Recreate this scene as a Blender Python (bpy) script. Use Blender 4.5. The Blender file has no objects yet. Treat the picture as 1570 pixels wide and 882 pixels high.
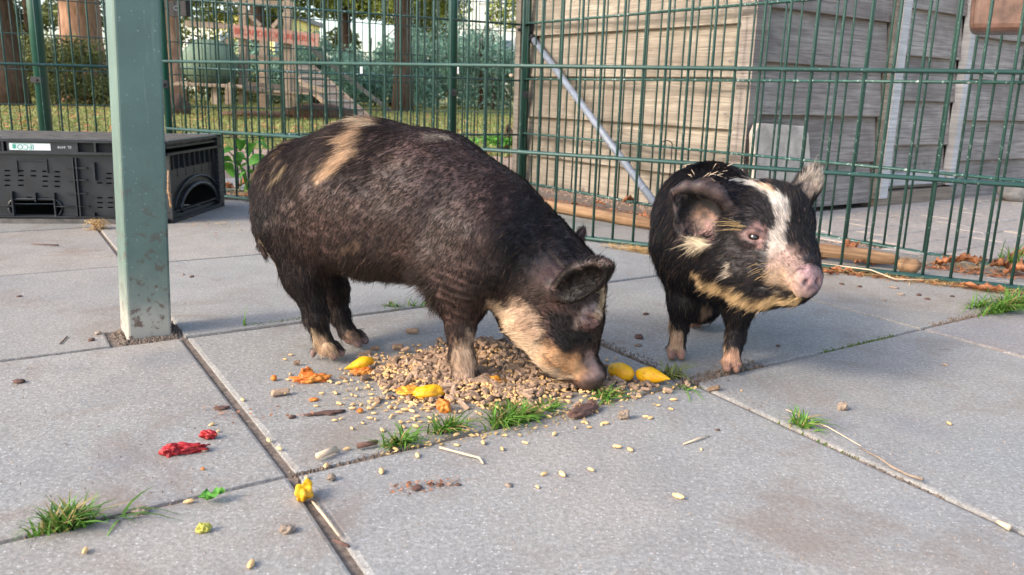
import bpy, bmesh, math, random
import numpy as np
from mathutils import Vector, Matrix, Euler

# ------------------------------------------------------------------ camera, world, sun, exposure
SC = bpy.context.scene
COL = SC.collection
F, H = 1273.0, 0.335
PITCH, ROLL = math.radians(13.2), math.radians(1.7)
RM = np.array((Matrix.Rotation(math.pi/2-PITCH, 3, 'X') @ Matrix.Rotation(ROLL, 3, 'Z')))
cam_d = bpy.data.cameras.new('camera')
cam = bpy.data.objects.new('camera', cam_d)
COL.objects.link(cam)
cam.matrix_world = Matrix.Translation((0, 0, H)) @ Matrix(RM.tolist()).to_4x4()
cam_d.sensor_width = 36.0
cam_d.lens = 36.0*F/1570.0
cam_d.clip_start = 0.02
cam_d.clip_end = 1500
cam_d.dof.use_dof = True
cam_d.dof.focus_distance = 1.10
cam_d.dof.aperture_fstop = 15
SC.camera = cam

SUN_AZ = math.radians(30)      # direction in which shadows fall, from +X
SUN_EL = math.radians(32)
W = bpy.data.worlds.new('World')
SC.world = W
W.use_nodes = True
wn = W.node_tree
for n in list(wn.nodes): wn.nodes.remove(n)
sky = wn.nodes.new('ShaderNodeTexSky'); sky.sky_type = 'NISHITA'; sky.sun_disc = False
sky.sun_elevation = SUN_EL
_to_sun = Vector((-math.cos(SUN_AZ), -math.sin(SUN_AZ), 0))
sky.sun_rotation = math.atan2(_to_sun.x, _to_sun.y)
sky.air_density = 1.0; sky.dust_density = 2.5; sky.ozone_density = 1.0
bg = wn.nodes.new('ShaderNodeBackground'); bg.inputs[1].default_value = 0.15
wo = wn.nodes.new('ShaderNodeOutputWorld')
wn.links.new(sky.outputs[0], bg.inputs[0]); wn.links.new(bg.outputs[0], wo.inputs[0])
sl = bpy.data.lights.new('sun', 'SUN'); sl.energy = 0.80; sl.angle = math.radians(10); sl.color = (1.0, 0.95, 0.88)
sun = bpy.data.objects.new('sun', sl); COL.objects.link(sun)
_d = Vector((math.cos(SUN_AZ)*math.cos(SUN_EL), math.sin(SUN_AZ)*math.cos(SUN_EL), -math.sin(SUN_EL)))
sun.rotation_euler = _d.to_track_quat('-Z', 'Y').to_euler()
sun.location = (-3, -2, 3)
SC.view_settings.view_transform = 'Standard'; SC.view_settings.look = 'None'
SC.view_settings.exposure = 1.75; SC.view_settings.gamma = 1.0
SC.view_settings.use_curve_mapping = False

# ------------------------------------------------------------------ measuring helpers: photo pixel -> place in the world
C0 = np.array([0, 0, H])
def ray(x, y): return RM @ np.array([(x-785)/F, -(y-441)/F, -1.0])
def P(x, y, z=0.0):
    d = ray(x, y); return C0 + d*((z-H)/d[2])
def D(x, y, zc): return C0 + ray(x, y)*zc
def depth(p): return float(-(RM.T @ (np.asarray(p)-C0))[2])
def onplane(x, y, pt, nrm):
    d = ray(x, y); nrm = np.asarray(nrm, float); return C0 + d*(nrm @ (np.asarray(pt)-C0))/(nrm @ d)
def wall_pt(x, y, a, b):
    a = np.array([a[0], a[1], 0.]); b = np.array([b[0], b[1], 0.])
    return onplane(x, y, a, [-(b-a)[1], (b-a)[0], 0])
rnd = random.Random(7)
def U(a, b): return rnd.uniform(a, b)
def V3(p): return Vector((float(p[0]), float(p[1]), float(p[2])))

# ------------------------------------------------------------------ materials
def hexc(r, g, b): return tuple(((c/255)/12.92 if c/255 <= .04045 else ((c/255+.055)/1.055)**2.4) for c in (r, g, b))
class NT:
    def __init__(s, name):
        s.m = bpy.data.materials.new(name); s.m.use_nodes = True
        s.t = s.m.node_tree; s.b = s.t.nodes['Principled BSDF']
        s.tc = s.t.nodes.new('ShaderNodeTexCoord')
    def n(s, typ, **kw):
        n = s.t.nodes.new(typ)
        for k, v in kw.items(): setattr(n, k, v)
        return n
    def l(s, a, b): s.t.links.new(a, b)
    def noise(s, scale, detail=4, rough=.55, vec=None, dist=0):
        n = s.n('ShaderNodeTexNoise'); n.inputs['Scale'].default_value = scale; n.inputs['Detail'].default_value = detail
        n.inputs['Roughness'].default_value = rough; n.inputs['Distortion'].default_value = dist
        s.l(vec if vec is not None else s.tc.outputs['Object'], n.inputs['Vector']); return n.outputs['Fac']
    def voro(s, scale, out='Distance', vec=None):
        n = s.n('ShaderNodeTexVoronoi'); n.inputs['Scale'].default_value = scale
        s.l(vec if vec is not None else s.tc.outputs['Object'], n.inputs['Vector']); return n.outputs[out]
    def mapv(s, scale=(1, 1, 1), rot=(0, 0, 0), src='Object'):
        n = s.n('ShaderNodeMapping'); n.inputs['Scale'].default_value = scale; n.inputs['Rotation'].default_value = rot
        s.l(s.tc.outputs[src], n.inputs['Vector']); return n.outputs[0]
    def ramp(s, v, stops):
        n = s.n('ShaderNodeValToRGB'); e = n.color_ramp.elements
        while len(e) < len(stops): e.new(.5)
        for i, (p, c) in enumerate(stops):
            e[i].position = p
            e[i].color = (c, c, c, 1) if isinstance(c, (int, float)) else (*c[:3], 1)
        s.l(v, n.inputs[0]); return n.outputs[0]
    def mix(s, f, a, b, mode='MIX'):
        n = s.n('ShaderNodeMix', data_type='RGBA', blend_type=mode)
        for sock, v in ((n.inputs[0], f), (n.inputs[6], a), (n.inputs[7], b)):
            if hasattr(v, 'links') or hasattr(v, 'node'): s.l(v, sock)
            elif isinstance(v, (int, float)): sock.default_value = v if sock == n.inputs[0] else (v, v, v, 1)
            else: sock.default_value = (*v[:3], 1)
        return n.outputs[2]
    def math(s, op, a, b=0.):
        n = s.n('ShaderNodeMath', operation=op)
        for i, v in enumerate((a, b)):
            if isinstance(v, (int, float)): n.inputs[i].default_value = v
            else: s.l(v, n.inputs[i])
        return n.outputs[0]
    def bump(s, h, strength=.4, dist=.002):
        n = s.n('ShaderNodeBump'); n.inputs['Strength'].default_value = strength; n.inputs['Distance'].default_value = dist
        s.l(h, n.inputs['Height']); s.l(n.outputs[0], s.b.inputs['Normal'])
    def set(s, col=None, rough=None, spec=None, metal=None):
        for k, v in (('Base Color', col), ('Roughness', rough), ('Specular IOR Level', spec), ('Metallic', metal)):
            if v is None: continue
            i = s.b.inputs[k]
            if isinstance(v, (int, float)): i.default_value = v
            elif isinstance(v, tuple): i.default_value = (*v[:3], 1)
            else: s.l(v, i)
        return s.m

def plain(name, rgb, rough=.7, var=.25, scale=40, bump=0, spec=.4, aniso=(1, 1, 1), rand=0.):
    t = NT(name); c = hexc(*rgb)
    f = t.noise(scale, 5, .6, t.mapv(aniso))
    a = tuple(x*(1-var) for x in c); b = tuple(min(1, x*(1+var)) for x in c)
    col = t.ramp(f, [(.3, a), (.7, b)])
    if rand:
        oi = t.n('ShaderNodeObjectInfo'); hs = t.n('ShaderNodeHueSaturation')
        t.l(t.math('ADD', t.math('MULTIPLY', oi.outputs['Random'], rand*2), 1-rand), hs.inputs['Value'])
        t.l(col, hs.inputs['Color']); col = hs.outputs[0]
    if bump: t.bump(f, bump, .002)
    return t.set(col, rough, spec)

def concrete():
    t = NT('concrete_tile')
    oi = t.n('ShaderNodeObjectInfo')
    big = t.noise(2.2, 6, .62); mid = t.noise(11, 7, .66, None, .6); fine = t.noise(420, 3, .7); grit = t.noise(1100, 2, .6)
    a = t.mix(t.ramp(big, [(.36, 0), (.62, 1)]), hexc(141, 141, 136), hexc(155, 148, 137))
    a = t.mix(t.ramp(mid, [(.36, .45), (.56, 0)]), a, hexc(126, 122, 117))
    g2 = t.noise(230, 4, .75)
    a = t.mix(t.ramp(g2, [(.36, .55), (.52, 0)]), a, hexc(112, 106, 102))
    a = t.mix(t.ramp(g2, [(.52, 0), (.66, .4)]), a, hexc(190, 184, 178))
    a = t.mix(t.ramp(fine, [(.34, .5), (.5, 0)]), a, hexc(112, 107, 103))
    a = t.mix(t.ramp(grit, [(.36, .4), (.48, 0)]), a, hexc(112, 107, 104))
    sp = t.voro(260, 'Distance'); cell = t.voro(260, 'Color')
    sm = t.math('MULTIPLY', t.ramp(sp, [(.14, 1), (.30, 0)]), t.ramp(cell, [(.60, 0), (.72, .7)]))
    a = t.mix(sm, a, hexc(202, 198, 192))
    sp2 = t.voro(150, 'Distance'); cell2 = t.voro(150, 'Color')
    dk = t.math('MULTIPLY', t.ramp(sp2, [(.10, 1), (.22, 0)]), t.ramp(cell2, [(.72, 0), (.82, .35)]))
    a = t.mix(dk, a, hexc(104, 96, 90))
    mud = t.noise(5.2, 9, .72, None, .8)
    a = t.mix(t.ramp(mud, [(.52, 0), (.66, .6)]), a, hexc(122, 106, 92))
    mud2 = t.noise(17, 9, .75, None, 1.0)
    a = t.mix(t.ramp(mud2, [(.62, 0), (.70, .5)]), a, hexc(100, 86, 74))
    damp = t.noise(3.7, 5, .6)
    a = t.mix(t.ramp(damp, [(.58, 0), (.68, .3)]), a, hexc(112, 114, 120))
    a = t.mix(1.0, a, oi.outputs['Color'], 'MULTIPLY')
    h = t.math('ADD', t.math('MULTIPLY', fine, .6), t.math('MULTIPLY', sp2, .3))
    h = t.math('ADD', h, t.math('MULTIPLY', g2, .9))
    h = t.math('ADD', h, t.math('MULTIPLY', mid, .6))
    t.bump(h, .45, .0016)
    return t.set(a, t.ramp(damp, [(.5, .85), (.68, .62)]), .3)

def wood(name, dark, light, scale=1.0, knots=True, knot_col=(92, 80, 72)):
    t = NT(name)
    oi = t.n('ShaderNodeObjectInfo')
    add = t.n('ShaderNodeVectorMath', operation='ADD'); sc = t.n('ShaderNodeVectorMath', operation='SCALE')
    t.l(oi.outputs['Random'], sc.inputs['Scale']); sc.inputs[0].default_value = (37, 11, 5)
    t.l(t.tc.outputs['Object'], add.inputs[0]); t.l(sc.outputs[0], add.inputs[1])
    mp = t.n('ShaderNodeMapping'); mp.inputs['Scale'].default_value = (3*scale, 3*scale, 60*scale); t.l(add.outputs[0], mp.inputs['Vector'])
    g = t.noise(1.6, 7, .65, mp.outputs[0], .7)
    mp2 = t.n('ShaderNodeMapping'); mp2.inputs['Scale'].default_value = (5*scale, 5*scale, 260*scale); t.l(add.outputs[0], mp2.inputs['Vector'])
    g2 = t.noise(1.5, 3, .6, mp2.outputs[0])
    blot = t.noise(5, 4, .6, add.outputs[0])
    col = t.mix(t.ramp(g, [(.28, 0), (.72, 1)]), hexc(*dark), hexc(*light))
    col = t.mix(t.ramp(g2, [(.36, .5), (.52, 0)]), col, tuple(x*.55 for x in hexc(*dark)))
    col = t.mix(t.ramp(blot, [(.36, .6), (.58, 0)]), col, tuple(x*.8 for x in hexc(*dark)))
    if knots:
        v = t.n('ShaderNodeTexVoronoi'); v.inputs['Scale'].default_value = 7.5; t.l(add.outputs[0], v.inputs['Vector'])
        k = t.math('MULTIPLY', t.ramp(v.outputs['Distance'], [(.05, 1), (.13, 0)]), t.ramp(v.outputs['Color'], [(.42, 0), (.46, .9)]))
        col = t.mix(k, col, hexc(*knot_col))
    hs = t.n('ShaderNodeHueSaturation'); t.l(t.math('ADD', t.math('MULTIPLY', oi.outputs['Random'], .22), .89), hs.inputs['Value'])
    t.l(col, hs.inputs['Color'])
    t.bump(t.math('ADD', g, g2), .5, .003)
    return t.set(hs.outputs[0], .85, .25)

def painted(name, rgb, chip=(190, 195, 190), chip_at=.66, rough=.38, scale=130, rust=None, var=.15):
    t = NT(name)
    c = hexc(*rgb); f = t.noise(18, 5, .6)
    col = t.ramp(f, [(.3, tuple(x*(1-var) for x in c)), (.7, tuple(x*(1+var) for x in c))])
    ch = t.noise(scale, 4, .65)
    col = t.mix(t.ramp(ch, [(chip_at, 0), (chip_at+.02, 1)]), col, hexc(*chip))
    if rust:
        r = t.noise(scale*.55, 5, .7)
        col = t.mix(t.ramp(r, [(.63, 0), (.67, .8)]), col, hexc(*rust))
    t.bump(f, .15, .002)
    return t.set(col, rough, .5)

def attr_mat(name, rough=.55, spec=.3, attr='col', bump=False, sheen=0., sub=0):
    t = NT(name)
    a = t.n('ShaderNodeAttribute'); a.attribute_name = attr
    col = a.outputs['Color']
    if bump:
        f = t.noise(900, 3, .6); g = t.noise(260, 4, .6)
        col = t.mix(t.ramp(g, [(.35, .35), (.65, 0)]), col, (.012, .009, .009))
        t.bump(t.math('ADD', f, g), .35, .0008)
    return t.set(col, rough, spec)

M = {}
M['concrete'] = concrete()
M['soil'] = plain('joint_soil', (112, 97, 84), .95, .5, 160, .8)
M['moss'] = plain('moss', (84, 98, 44), .95, .5, 300, .6)
M['gravel'] = plain('sandy_soil', (150, 126, 108), .95, .45, 90, .8)
M['wood_lit'] = wood('weatherboard_lit', (124, 112, 98), (184, 172, 154))  # shed wood with the sunlit side's beige put into its colour
M['wood_shaded'] = wood('weatherboard_shaded', (116, 104, 96), (184, 172, 160))  # same shed wood, the shaded side's greyer tone put into its colour
M['wood_old'] = wood('old_timber', (116, 100, 86), (166, 148, 128), knots=False)
M['wood_white'] = wood('white_washed_timber', (172, 166, 160), (220, 214, 208), knots=False)
M['sign_wood'] = wood('reddish_timber', (140, 104, 92), (172, 134, 120), knots=False)
M['sign_paint'] = plain('red_lettering', (158, 66, 48), .7, .2)
M['log'] = wood('bare_round_wood', (112, 84, 62), (184, 148, 112), knots=False)
M['fence'] = painted('green_fence_wire', (42, 72, 64), chip=(140, 160, 150), chip_at=.66, rough=.5, scale=150)
M['fence_chip'] = painted('chipped_fence_rail', (46, 82, 72), chip=(160, 172, 164), chip_at=.60, rough=.4, scale=110)
M['fence_post'] = painted('green_fence_post', (24, 72, 58), chip_at=.8, rough=.35, chip=(90, 120, 105))
M['far_fence'] = plain('dark_green_wire', (44, 66, 60), .5, .2)
def postmat():
    t = NT('sage_green_paint')
    c = hexc(92, 112, 102); f = t.noise(14, 6, .65)
    col = t.ramp(f, [(.3, tuple(x*.82 for x in c)), (.7, tuple(x*1.12 for x in c))])
    sp = t.n('ShaderNodeSeparateXYZ'); t.l(t.tc.outputs['Object'], sp.inputs[0])
    zz = t.math('ADD', sp.outputs['Z'], t.math('MULTIPLY', t.noise(30, 5, .7), .06))
    col = t.mix(t.ramp(zz, [(.05, .85), (.085, .25), (.14, .0)]), col, hexc(176, 168, 154))
    st = t.math('MULTIPLY', t.ramp(t.noise(70, 5, .7), [(.54, 0), (.61, .85)]), t.ramp(zz, [(.05, 1), (.30, 0)]))
    col = t.mix(st, col, hexc(92, 66, 54))
    col = t.mix(t.ramp(t.noise(46, 4, .6), [(.70, 0), (.72, .9)]), col, hexc(84, 60, 50))
    col = t.mix(t.ramp(t.noise(1, 6, .7, t.mapv((60, 60, 4))), [(.58, 0), (.72, .35)]), col, hexc(150, 160, 148))
    col = t.mix(t.ramp(t.noise(240, 4, .6), [(.66, 0), (.69, .6)]), col, hexc(160, 172, 162))
    t.bump(f, .2, .002)
    return t.set(col, .5, .45)
M['post'] = postmat()
M['black_plastic'] = plain('black_plastic', (34, 36, 39), .38, .5, 22, .1, .5)
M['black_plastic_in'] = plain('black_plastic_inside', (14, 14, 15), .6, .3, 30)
M['dusty_plastic'] = plain('dusty_black_plastic', (92, 88, 84), .75, .45, 40, .3, .3)
M['label_white'] = plain('white_label', (205, 212, 208), .5, .06)
M['label_teal'] = plain('teal_print', (58, 142, 122), .5, .05)
M['label_grey'] = plain('grey_print', (190, 192, 192), .6, .1)
M['galv'] = plain('galvanised_steel', (124, 130, 140), .45, .18, 60, .1, .5, (1, 1, 1))
M['clamp'] = plain('black_clamp', (40, 38, 40), .6, .3)
M['stone'] = plain('pale_stone_panel', (186, 172, 158), .9, .3, 26, .5)
M['greystone'] = plain('grey_stone', (140, 134, 128), .9, .3, 30, .5)
M['brick'] = plain('grey_paving_brick', (168, 156, 145), .9, .2, 60, .4, .3, (1, 1, 1), .05)
M['planter'] = plain('brown_translucent_plastic', (112, 84, 72), .35, .5, 24, 0, .5)
M['bark'] = plain('dark_bark', (88, 70, 58), .95, .5, 12, 1, .2, (4, 4, .6))
M['bark_pale'] = plain('flaking_bark', (164, 126, 104), .9, .45, 6, .6, .2, (3, 3, .8))
M['render_wall'] = plain('pale_rendered_wall', (214, 212, 200), .8, .06)
M['yellow_wall'] = plain('yellow_wall', (226, 208, 130), .8, .08)
M['glass'] = plain('window_glass', (90, 104, 116), .15, .2)
M['roof'] = plain('grey_roof', (120, 118, 120), .8, .1)
M['white_card'] = plain('white_card', (226, 226, 228), .6, .05)
M['green_barrel'] = plain('green_rubber', (88, 104, 84), .7, .25, 8)
def leafmat(name, rgb, var=.45, rand=0.2, dead=None):
    t = NT(name); c = hexc(*rgb)
    a = t.n('ShaderNodeAttribute'); a.attribute_name = 'tone'
    lo = tuple(x*(1-var) for x in c); hi = tuple(min(1, x*(1+var)) for x in c)
    stops = [(0, lo), (1, hi)] if dead is None else [(0, hexc(*dead)), (.11, hexc(*dead)), (.14, lo), (1, hi)]
    t.set(t.ramp(a.outputs['Fac'], stops), .6, .3)
    tr = t.n('ShaderNodeBsdfTranslucent'); t.l(t.ramp(a.outputs['Fac'], stops), tr.inputs[0])
    mx = t.n('ShaderNodeMixShader'); mx.inputs[0].default_value = .25
    out = [n for n in t.t.nodes if n.type == 'OUTPUT_MATERIAL'][0]
    t.l(t.b.outputs[0], mx.inputs[1]); t.l(tr.outputs[0], mx.inputs[2]); t.l(mx.outputs[0], out.inputs[0])
    return t.m
M['grass'] = leafmat('green_grass', (94, 132, 50), .5, .2, (176, 150, 96))
M['lawn_grass'] = leafmat('lawn_grass', (126, 130, 72), .35)
M['dry_grass'] = leafmat('straw', (206, 172, 116), .3)
M['hedge'] = leafmat('hedge_leaf', (104, 110, 66), .6)
M['willow'] = leafmat('grey_green_leaf', (132, 164, 142), .5)
M['crown'] = leafmat('tree_leaf', (128, 134, 60), .6)
M['weed'] = leafmat('broad_weed_leaf', (84, 140, 52), .35)
M['dryleaf'] = leafmat('dry_brown_leaf', (170, 112, 76), .5)
M['pellet'] = plain('feed_pellet', (150, 124, 102), .9, .35, 500, .5, .2, (1, 1, 1), .42)
M['kernel'] = plain('grain_kernel', (222, 178, 122), .7, .28, 300, .2, .3, (1, 1, 1), .22)
M['feed_mix'] = plain('feed_crumbs', (122, 98, 80), .95, .4, 500, .8)
def peel(name, rgb, second, spots, rough=.38):
    t = NT(name)
    col = t.mix(t.ramp(t.noise(55, 4, .6), [(.40, 0), (.62, .8)]), hexc(*rgb), hexc(*second))
    col = t.mix(t.ramp(t.noise(170, 5, .7), [(.60, 0), (.66, .75)]), col, hexc(*spots))
    t.bump(t.math('ADD', t.noise(160, 5, .65), t.noise(500, 3, .6)), .5, .0012)
    return t.set(col, t.ramp(t.noise(90, 3, .6), [(.3, rough-.12), (.7, rough+.25)]), .45)
M['yellow'] = peel('yellow_pepper_skin', (226, 172, 16), (214, 146, 24), (140, 96, 40))
M['pulp'] = peel('orange_pulp', (214, 146, 40), (190, 110, 34), (228, 200, 130), .45)
M['orange'] = peel('orange_pepper_flesh', (208, 100, 30), (190, 128, 48), (226, 186, 120), .5)
M['bud'] = plain('olive_bud', (170, 160, 70), .7, .3, 200)
M['red'] = peel('red_pepper_skin', (172, 24, 28), (120, 14, 18), (206, 84, 50), .42)
M['brown_bit'] = plain('brown_scrap', (92, 66, 56), .8, .3, 120, .5)
M['pebble'] = plain('dirt_pebble', (142, 124, 108), .95, .3, 200, .6, .3, (1, 1, 1), .2)
M['twig'] = plain('bleached_twig', (196, 172, 144), .8, .2, 100)
M['eye'] = plain('dark_eye', (26, 18, 14), .06, .1, 10, 0, .8)

# ------------------------------------------------------------------ mesh helpers
def setp(o, label=None, cat=None, group=None, kind=None):
    if label: o['label'] = label
    if cat: o['category'] = cat
    if group: o['group'] = group
    if kind: o['kind'] = kind
    return o
def empty(name, loc, label=None, cat=None, group=None, kind=None):
    o = bpy.data.objects.new(name, None); COL.objects.link(o); o.location = V3(loc); o.empty_display_size = .05
    return setp(o, label, cat, group, kind)
def link(name, me, parent=None, loc=None, rot=None, **kw):
    o = bpy.data.objects.new(name, me); COL.objects.link(o)
    if loc is not None: o.location = V3(loc)
    if rot is not None: o.rotation_euler = rot
    if parent is not None:
        o.parent = parent
        o.matrix_parent_inverse = (Matrix.LocRotScale(parent.location, parent.rotation_euler, parent.scale)).inverted() if parent.parent is None else (parent.matrix_parent_inverse and Matrix.Identity(4))
    return setp(o, **kw)
def mesh(name, verts, faces, mat, smooth=False):
    me = bpy.data.meshes.new(name)
    me.from_pydata([tuple(map(float, v)) for v in verts], [], faces)
    me.materials.append(mat)
    if smooth: me.polygons.foreach_set('use_smooth', [True]*len(me.polygons))
    me.update(); return me
class MB:
    def __init__(s): s.v = []; s.f = []; s.tone = []
    def add(s, vs, fs, tone=None):
        o = len(s.v); s.v += [tuple(map(float, v)) for v in vs]; s.f += [tuple(i+o for i in f) for f in fs]
        if tone is not None: s.tone += [tone]*len(vs)
    def box(s, c, x, y, z):
        c = np.asarray(c, float); x = np.asarray(x, float); y = np.asarray(y, float); z = np.asarray(z, float)
        vs = [c+a*x+b*y+d*z for d in (-1, 1) for b in (-1, 1) for a in (-1, 1)]
        s.add(vs, [(0, 2, 3, 1), (4, 5, 7, 6), (0, 1, 5, 4), (2, 6, 7, 3), (0, 4, 6, 2), (1, 3, 7, 5)])
    def tube(s, pts, r, n=8, cap=True):
        pts = [np.asarray(p, float) for p in pts]; rs = r if hasattr(r, '__len__') else [r]*len(pts)
        vs = []; fs = []
        up = np.array([0, 0, 1.])
        for i, p in enumerate(pts):
            t = pts[min(i+1, len(pts)-1)]-pts[max(i-1, 0)]; t = t/(np.linalg.norm(t)+1e-12)
            u = up if abs(t[2]) < .95 else np.array([1., 0, 0])
            a = np.cross(u, t); a /= np.linalg.norm(a); b = np.cross(t, a)
            for k in range(n):
                q = 2*math.pi*k/n; vs.append(p+rs[i]*(a*math.cos(q)+b*math.sin(q)))
        for i in range(len(pts)-1):
            for k in range(n):
                k2 = (k+1) % n; fs.append((i*n+k, i*n+k2, (i+1)*n+k2, (i+1)*n+k))
        if cap: fs.append(tuple(range(n-1, -1, -1))); fs.append(tuple(range((len(pts)-1)*n, len(pts)*n)))
        s.add(vs, fs)
    def me(s, name, mat, smooth=False):
        m = mesh(name, s.v, s.f, mat, smooth)
        if s.tone:
            a = m.attributes.new('tone', 'FLOAT', 'POINT'); a.data.foreach_set('value', s.tone)
        return m
    def obj(s, name, mat, parent=None, smooth=False, **kw):
        return link(name, s.me(name, mat, smooth), parent, **kw)
def blob(name, mat, size, seed=0, sub=3, rough=.25, freq=2.0, shape=None):
    bm = bmesh.new(); bmesh.ops.create_icosphere(bm, subdivisions=sub, radius=1)
    from mathutils import noise as mn
    for v in bm.verts:
        k = 1+rough*mn.noise(v.co*freq+Vector((seed*7.3, seed*3.1, seed)))
        q = v.co*k
        if shape: q = shape(q)
        v.co = Vector((q.x*size[0], q.y*size[1], q.z*size[2]))
    me = bpy.data.meshes.new(name); bm.to_mesh(me); bm.free(); me.materials.append(mat)
    me.polygons.foreach_set('use_smooth', [True]*len(me.polygons)); return me
def prism(poly, z0, z1, bev, seg=2):
    bm = bmesh.new()
    b = [bm.verts.new((p[0], p[1], z0)) for p in poly]; t = [bm.verts.new((p[0], p[1], z1)) for p in poly]
    top = bm.faces.new(t); n = len(poly)
    for i in range(n): bm.faces.new((b[i], b[(i+1) % n], t[(i+1) % n], t[i]))
    bmesh.ops.recalc_face_normals(bm, faces=bm.faces)
    if bev: bmesh.ops.bevel(bm, geom=list(top.edges), offset=bev, segments=seg, profile=.6, affect='EDGES')
    return bm
def bm_mesh(bm, name, mat, smooth=False):
    me = bpy.data.meshes.new(name); bm.to_mesh(me); bm.free(); me.materials.append(mat)
    if smooth: me.polygons.foreach_set('use_smooth', [True]*len(me.polygons))
    return me

# ------------------------------------------------------------------ ground
g = MB(); g.add([(-400, -60, -.03), (400, -60, -.03), (400, 800, -.03), (-400, 800, -.03)], [(0, 1, 2, 3)])
tl = NT('park_ground')
gn = tl.noise(.9, 6, .6); gf = tl.noise(22, 5, .6)
gc = tl.mix(tl.ramp(gn, [(.36, 0), (.60, 1)]), hexc(116, 126, 66), hexc(150, 134, 92))
gc = tl.mix(tl.ramp(gf, [(.40, .7), (.58, 0)]), gc, hexc(92, 104, 46))
tl.bump(gf, .6, .02); tl.set(gc, .95, .2)
g.obj('ground', tl.m, kind='structure')
# earth under the pavement
A1 = P(447, 727); e1 = np.array([.4115, .278, 0])*1.0
JO = {-2: (.50, -.86), -1: (.25, -.43), 0: (0, 0), 1: (-.253, .40), 2: (-.53, .84), 3: (-.79, 1.25), 4: (-1.05, 1.66), 5: (-1.31, 2.07)}
def node(i, j, oj=None):
    o = JO[j]; return np.array([A1[0]+i*e1[0]+o[0], A1[1]+i*e1[1]+o[1], 0])
sb = MB()
def poly_sheet(mb, pts, z): mb.add([(p[0], p[1], z) for p in pts], [tuple(range(len(pts)))])
poly_sheet(sb, [(-5.2, -1.6), (2.9, -1.6), (4.6, 3.2), (.7, 3.9), (-.3, 3.75), (-5.2, 3.75)], -.0042)
sb.obj('soil_bed', M['soil'], kind='structure')
sd = MB()
poly_sheet(sd, [(-6.0, 2.0), (.1, 3.3), (.0, 4.6), (-2.0, 4.6), (-6.0, 4.3)], -.007)
sd.obj('sandy_soil', M['gravel'], kind='structure')
pave = empty('pavement', (0, 1, 0), kind='structure')
NL = lambda p, t: p + t
def fence_clip(poly, a, b):      # keep the side of line a-b nearer the camera
    n = np.array([-(b[1]-a[1]), b[0]-a[0]]); out = []
    sgn = np.sign(n @ (np.array([0, 0])-np.array(a[:2])))
    f = lambda p: sgn*(n @ (np.array(p[:2])-np.array(a[:2])))
    for k in range(len(poly)):
        p, q = poly[k], poly[(k+1) % len(poly)]; fp, fq = f(p), f(q)
        if fp >= 0: out.append(p)
        if fp*fq < 0: t = fp/(fp-fq); out.append(tuple(np.array(p[:2])+(np.array(q[:2])-np.array(p[:2]))*t))
    return out
FN_A, FN_B = (-1.075, 2.60), (0.955, 1.515)     # near fence line
gaps = {0: .013, 1: .006, 2: .007}
for i in range(-7, 6):
    for j in range(-2, 5):
        q = [node(i, j), node(i+1, j), node(i+1, j+1), node(i, j+1)]
        cx = sum(p[0] for p in q)/4; cy = sum(p[1] for p in q)/4
        if cy > 3.3 or cy < -.7 or cx > 2.0 or cx < -3.3: continue
        ux = (q[1]-q[0])/np.linalg.norm(q[1]-q[0]); uy = (q[3]-q[0])/np.linalg.norm(q[3]-q[0])
        gl = .0045 if i == 0 and j <= 0 else .003; gr = .0045 if i == -1 else .003
        gb = .003; gt = .003
        if j == 1: gt = .0022
        if j == 2: gb = .0022
        poly = [q[0]+ux*gl+uy*gb, q[1]-ux*gr+uy*gb, q[2]-ux*gr-uy*gt, q[3]+ux*gl-uy*gt]
        poly = [tuple(p[:2]) for p in poly]
        if i == -1 and j == 1:     # notch for the post at the slab's near right corner
            w = .085; a = q[1]-ux*gr+uy*gb
            poly = [poly[0], tuple((a-ux*w)[:2]), tuple((a-ux*w+uy*.068)[:2]), tuple((a+uy*.068)[:2]), poly[2], poly[3]]
        if cy > 1.3 and cx > -.9:
            poly = fence_clip(poly, (-.75, 3.40), (.75, 2.55)) if cx < 3 else poly
            if len(poly) < 3: continue
            poly = fence_clip(poly, (.60, 2.15), (2.2, .95))
            if len(poly) < 3: continue
        elif cy > 1.3:
            poly = fence_clip(poly, (-5, 2.46), (0, 2.46))
            if len(poly) < 3: continue
        bm = prism(poly, -.05, U(-.0008, .0008), (  .0055 if (i == 0 and j in (0, -1)) else .0035) if j < 2 else .002, 2)
        o = link('slab', bm_mesh(bm, 'slab', M['concrete']), pave, kind='structure')
        tn = {(-1, 0): (1.0, .975, .955), (-1, -1): (1.0, .98, .96), (0, 0): (1, .985, .97), (0, -1): (1.0, 1.0, 1.01), (1, 0): (1, 1, 1.0), (1, -1): (.99, .99, 1), (0, 1): (.97, .97, .97), (1, 1): (.93, .95, .98),
              (2, 0): (1.02, .99, .96), (-1, 1): (.93, .91, .90), (-1, 2): (.98, .93, .89), (0, 2): (1.02, .99, .96), (2, 1): (1, .96, .93)}.get((i, j), (U(.90, 1), U(.90, .98), U(.88, .96)))
        o.color = (*tn, 1)
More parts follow.
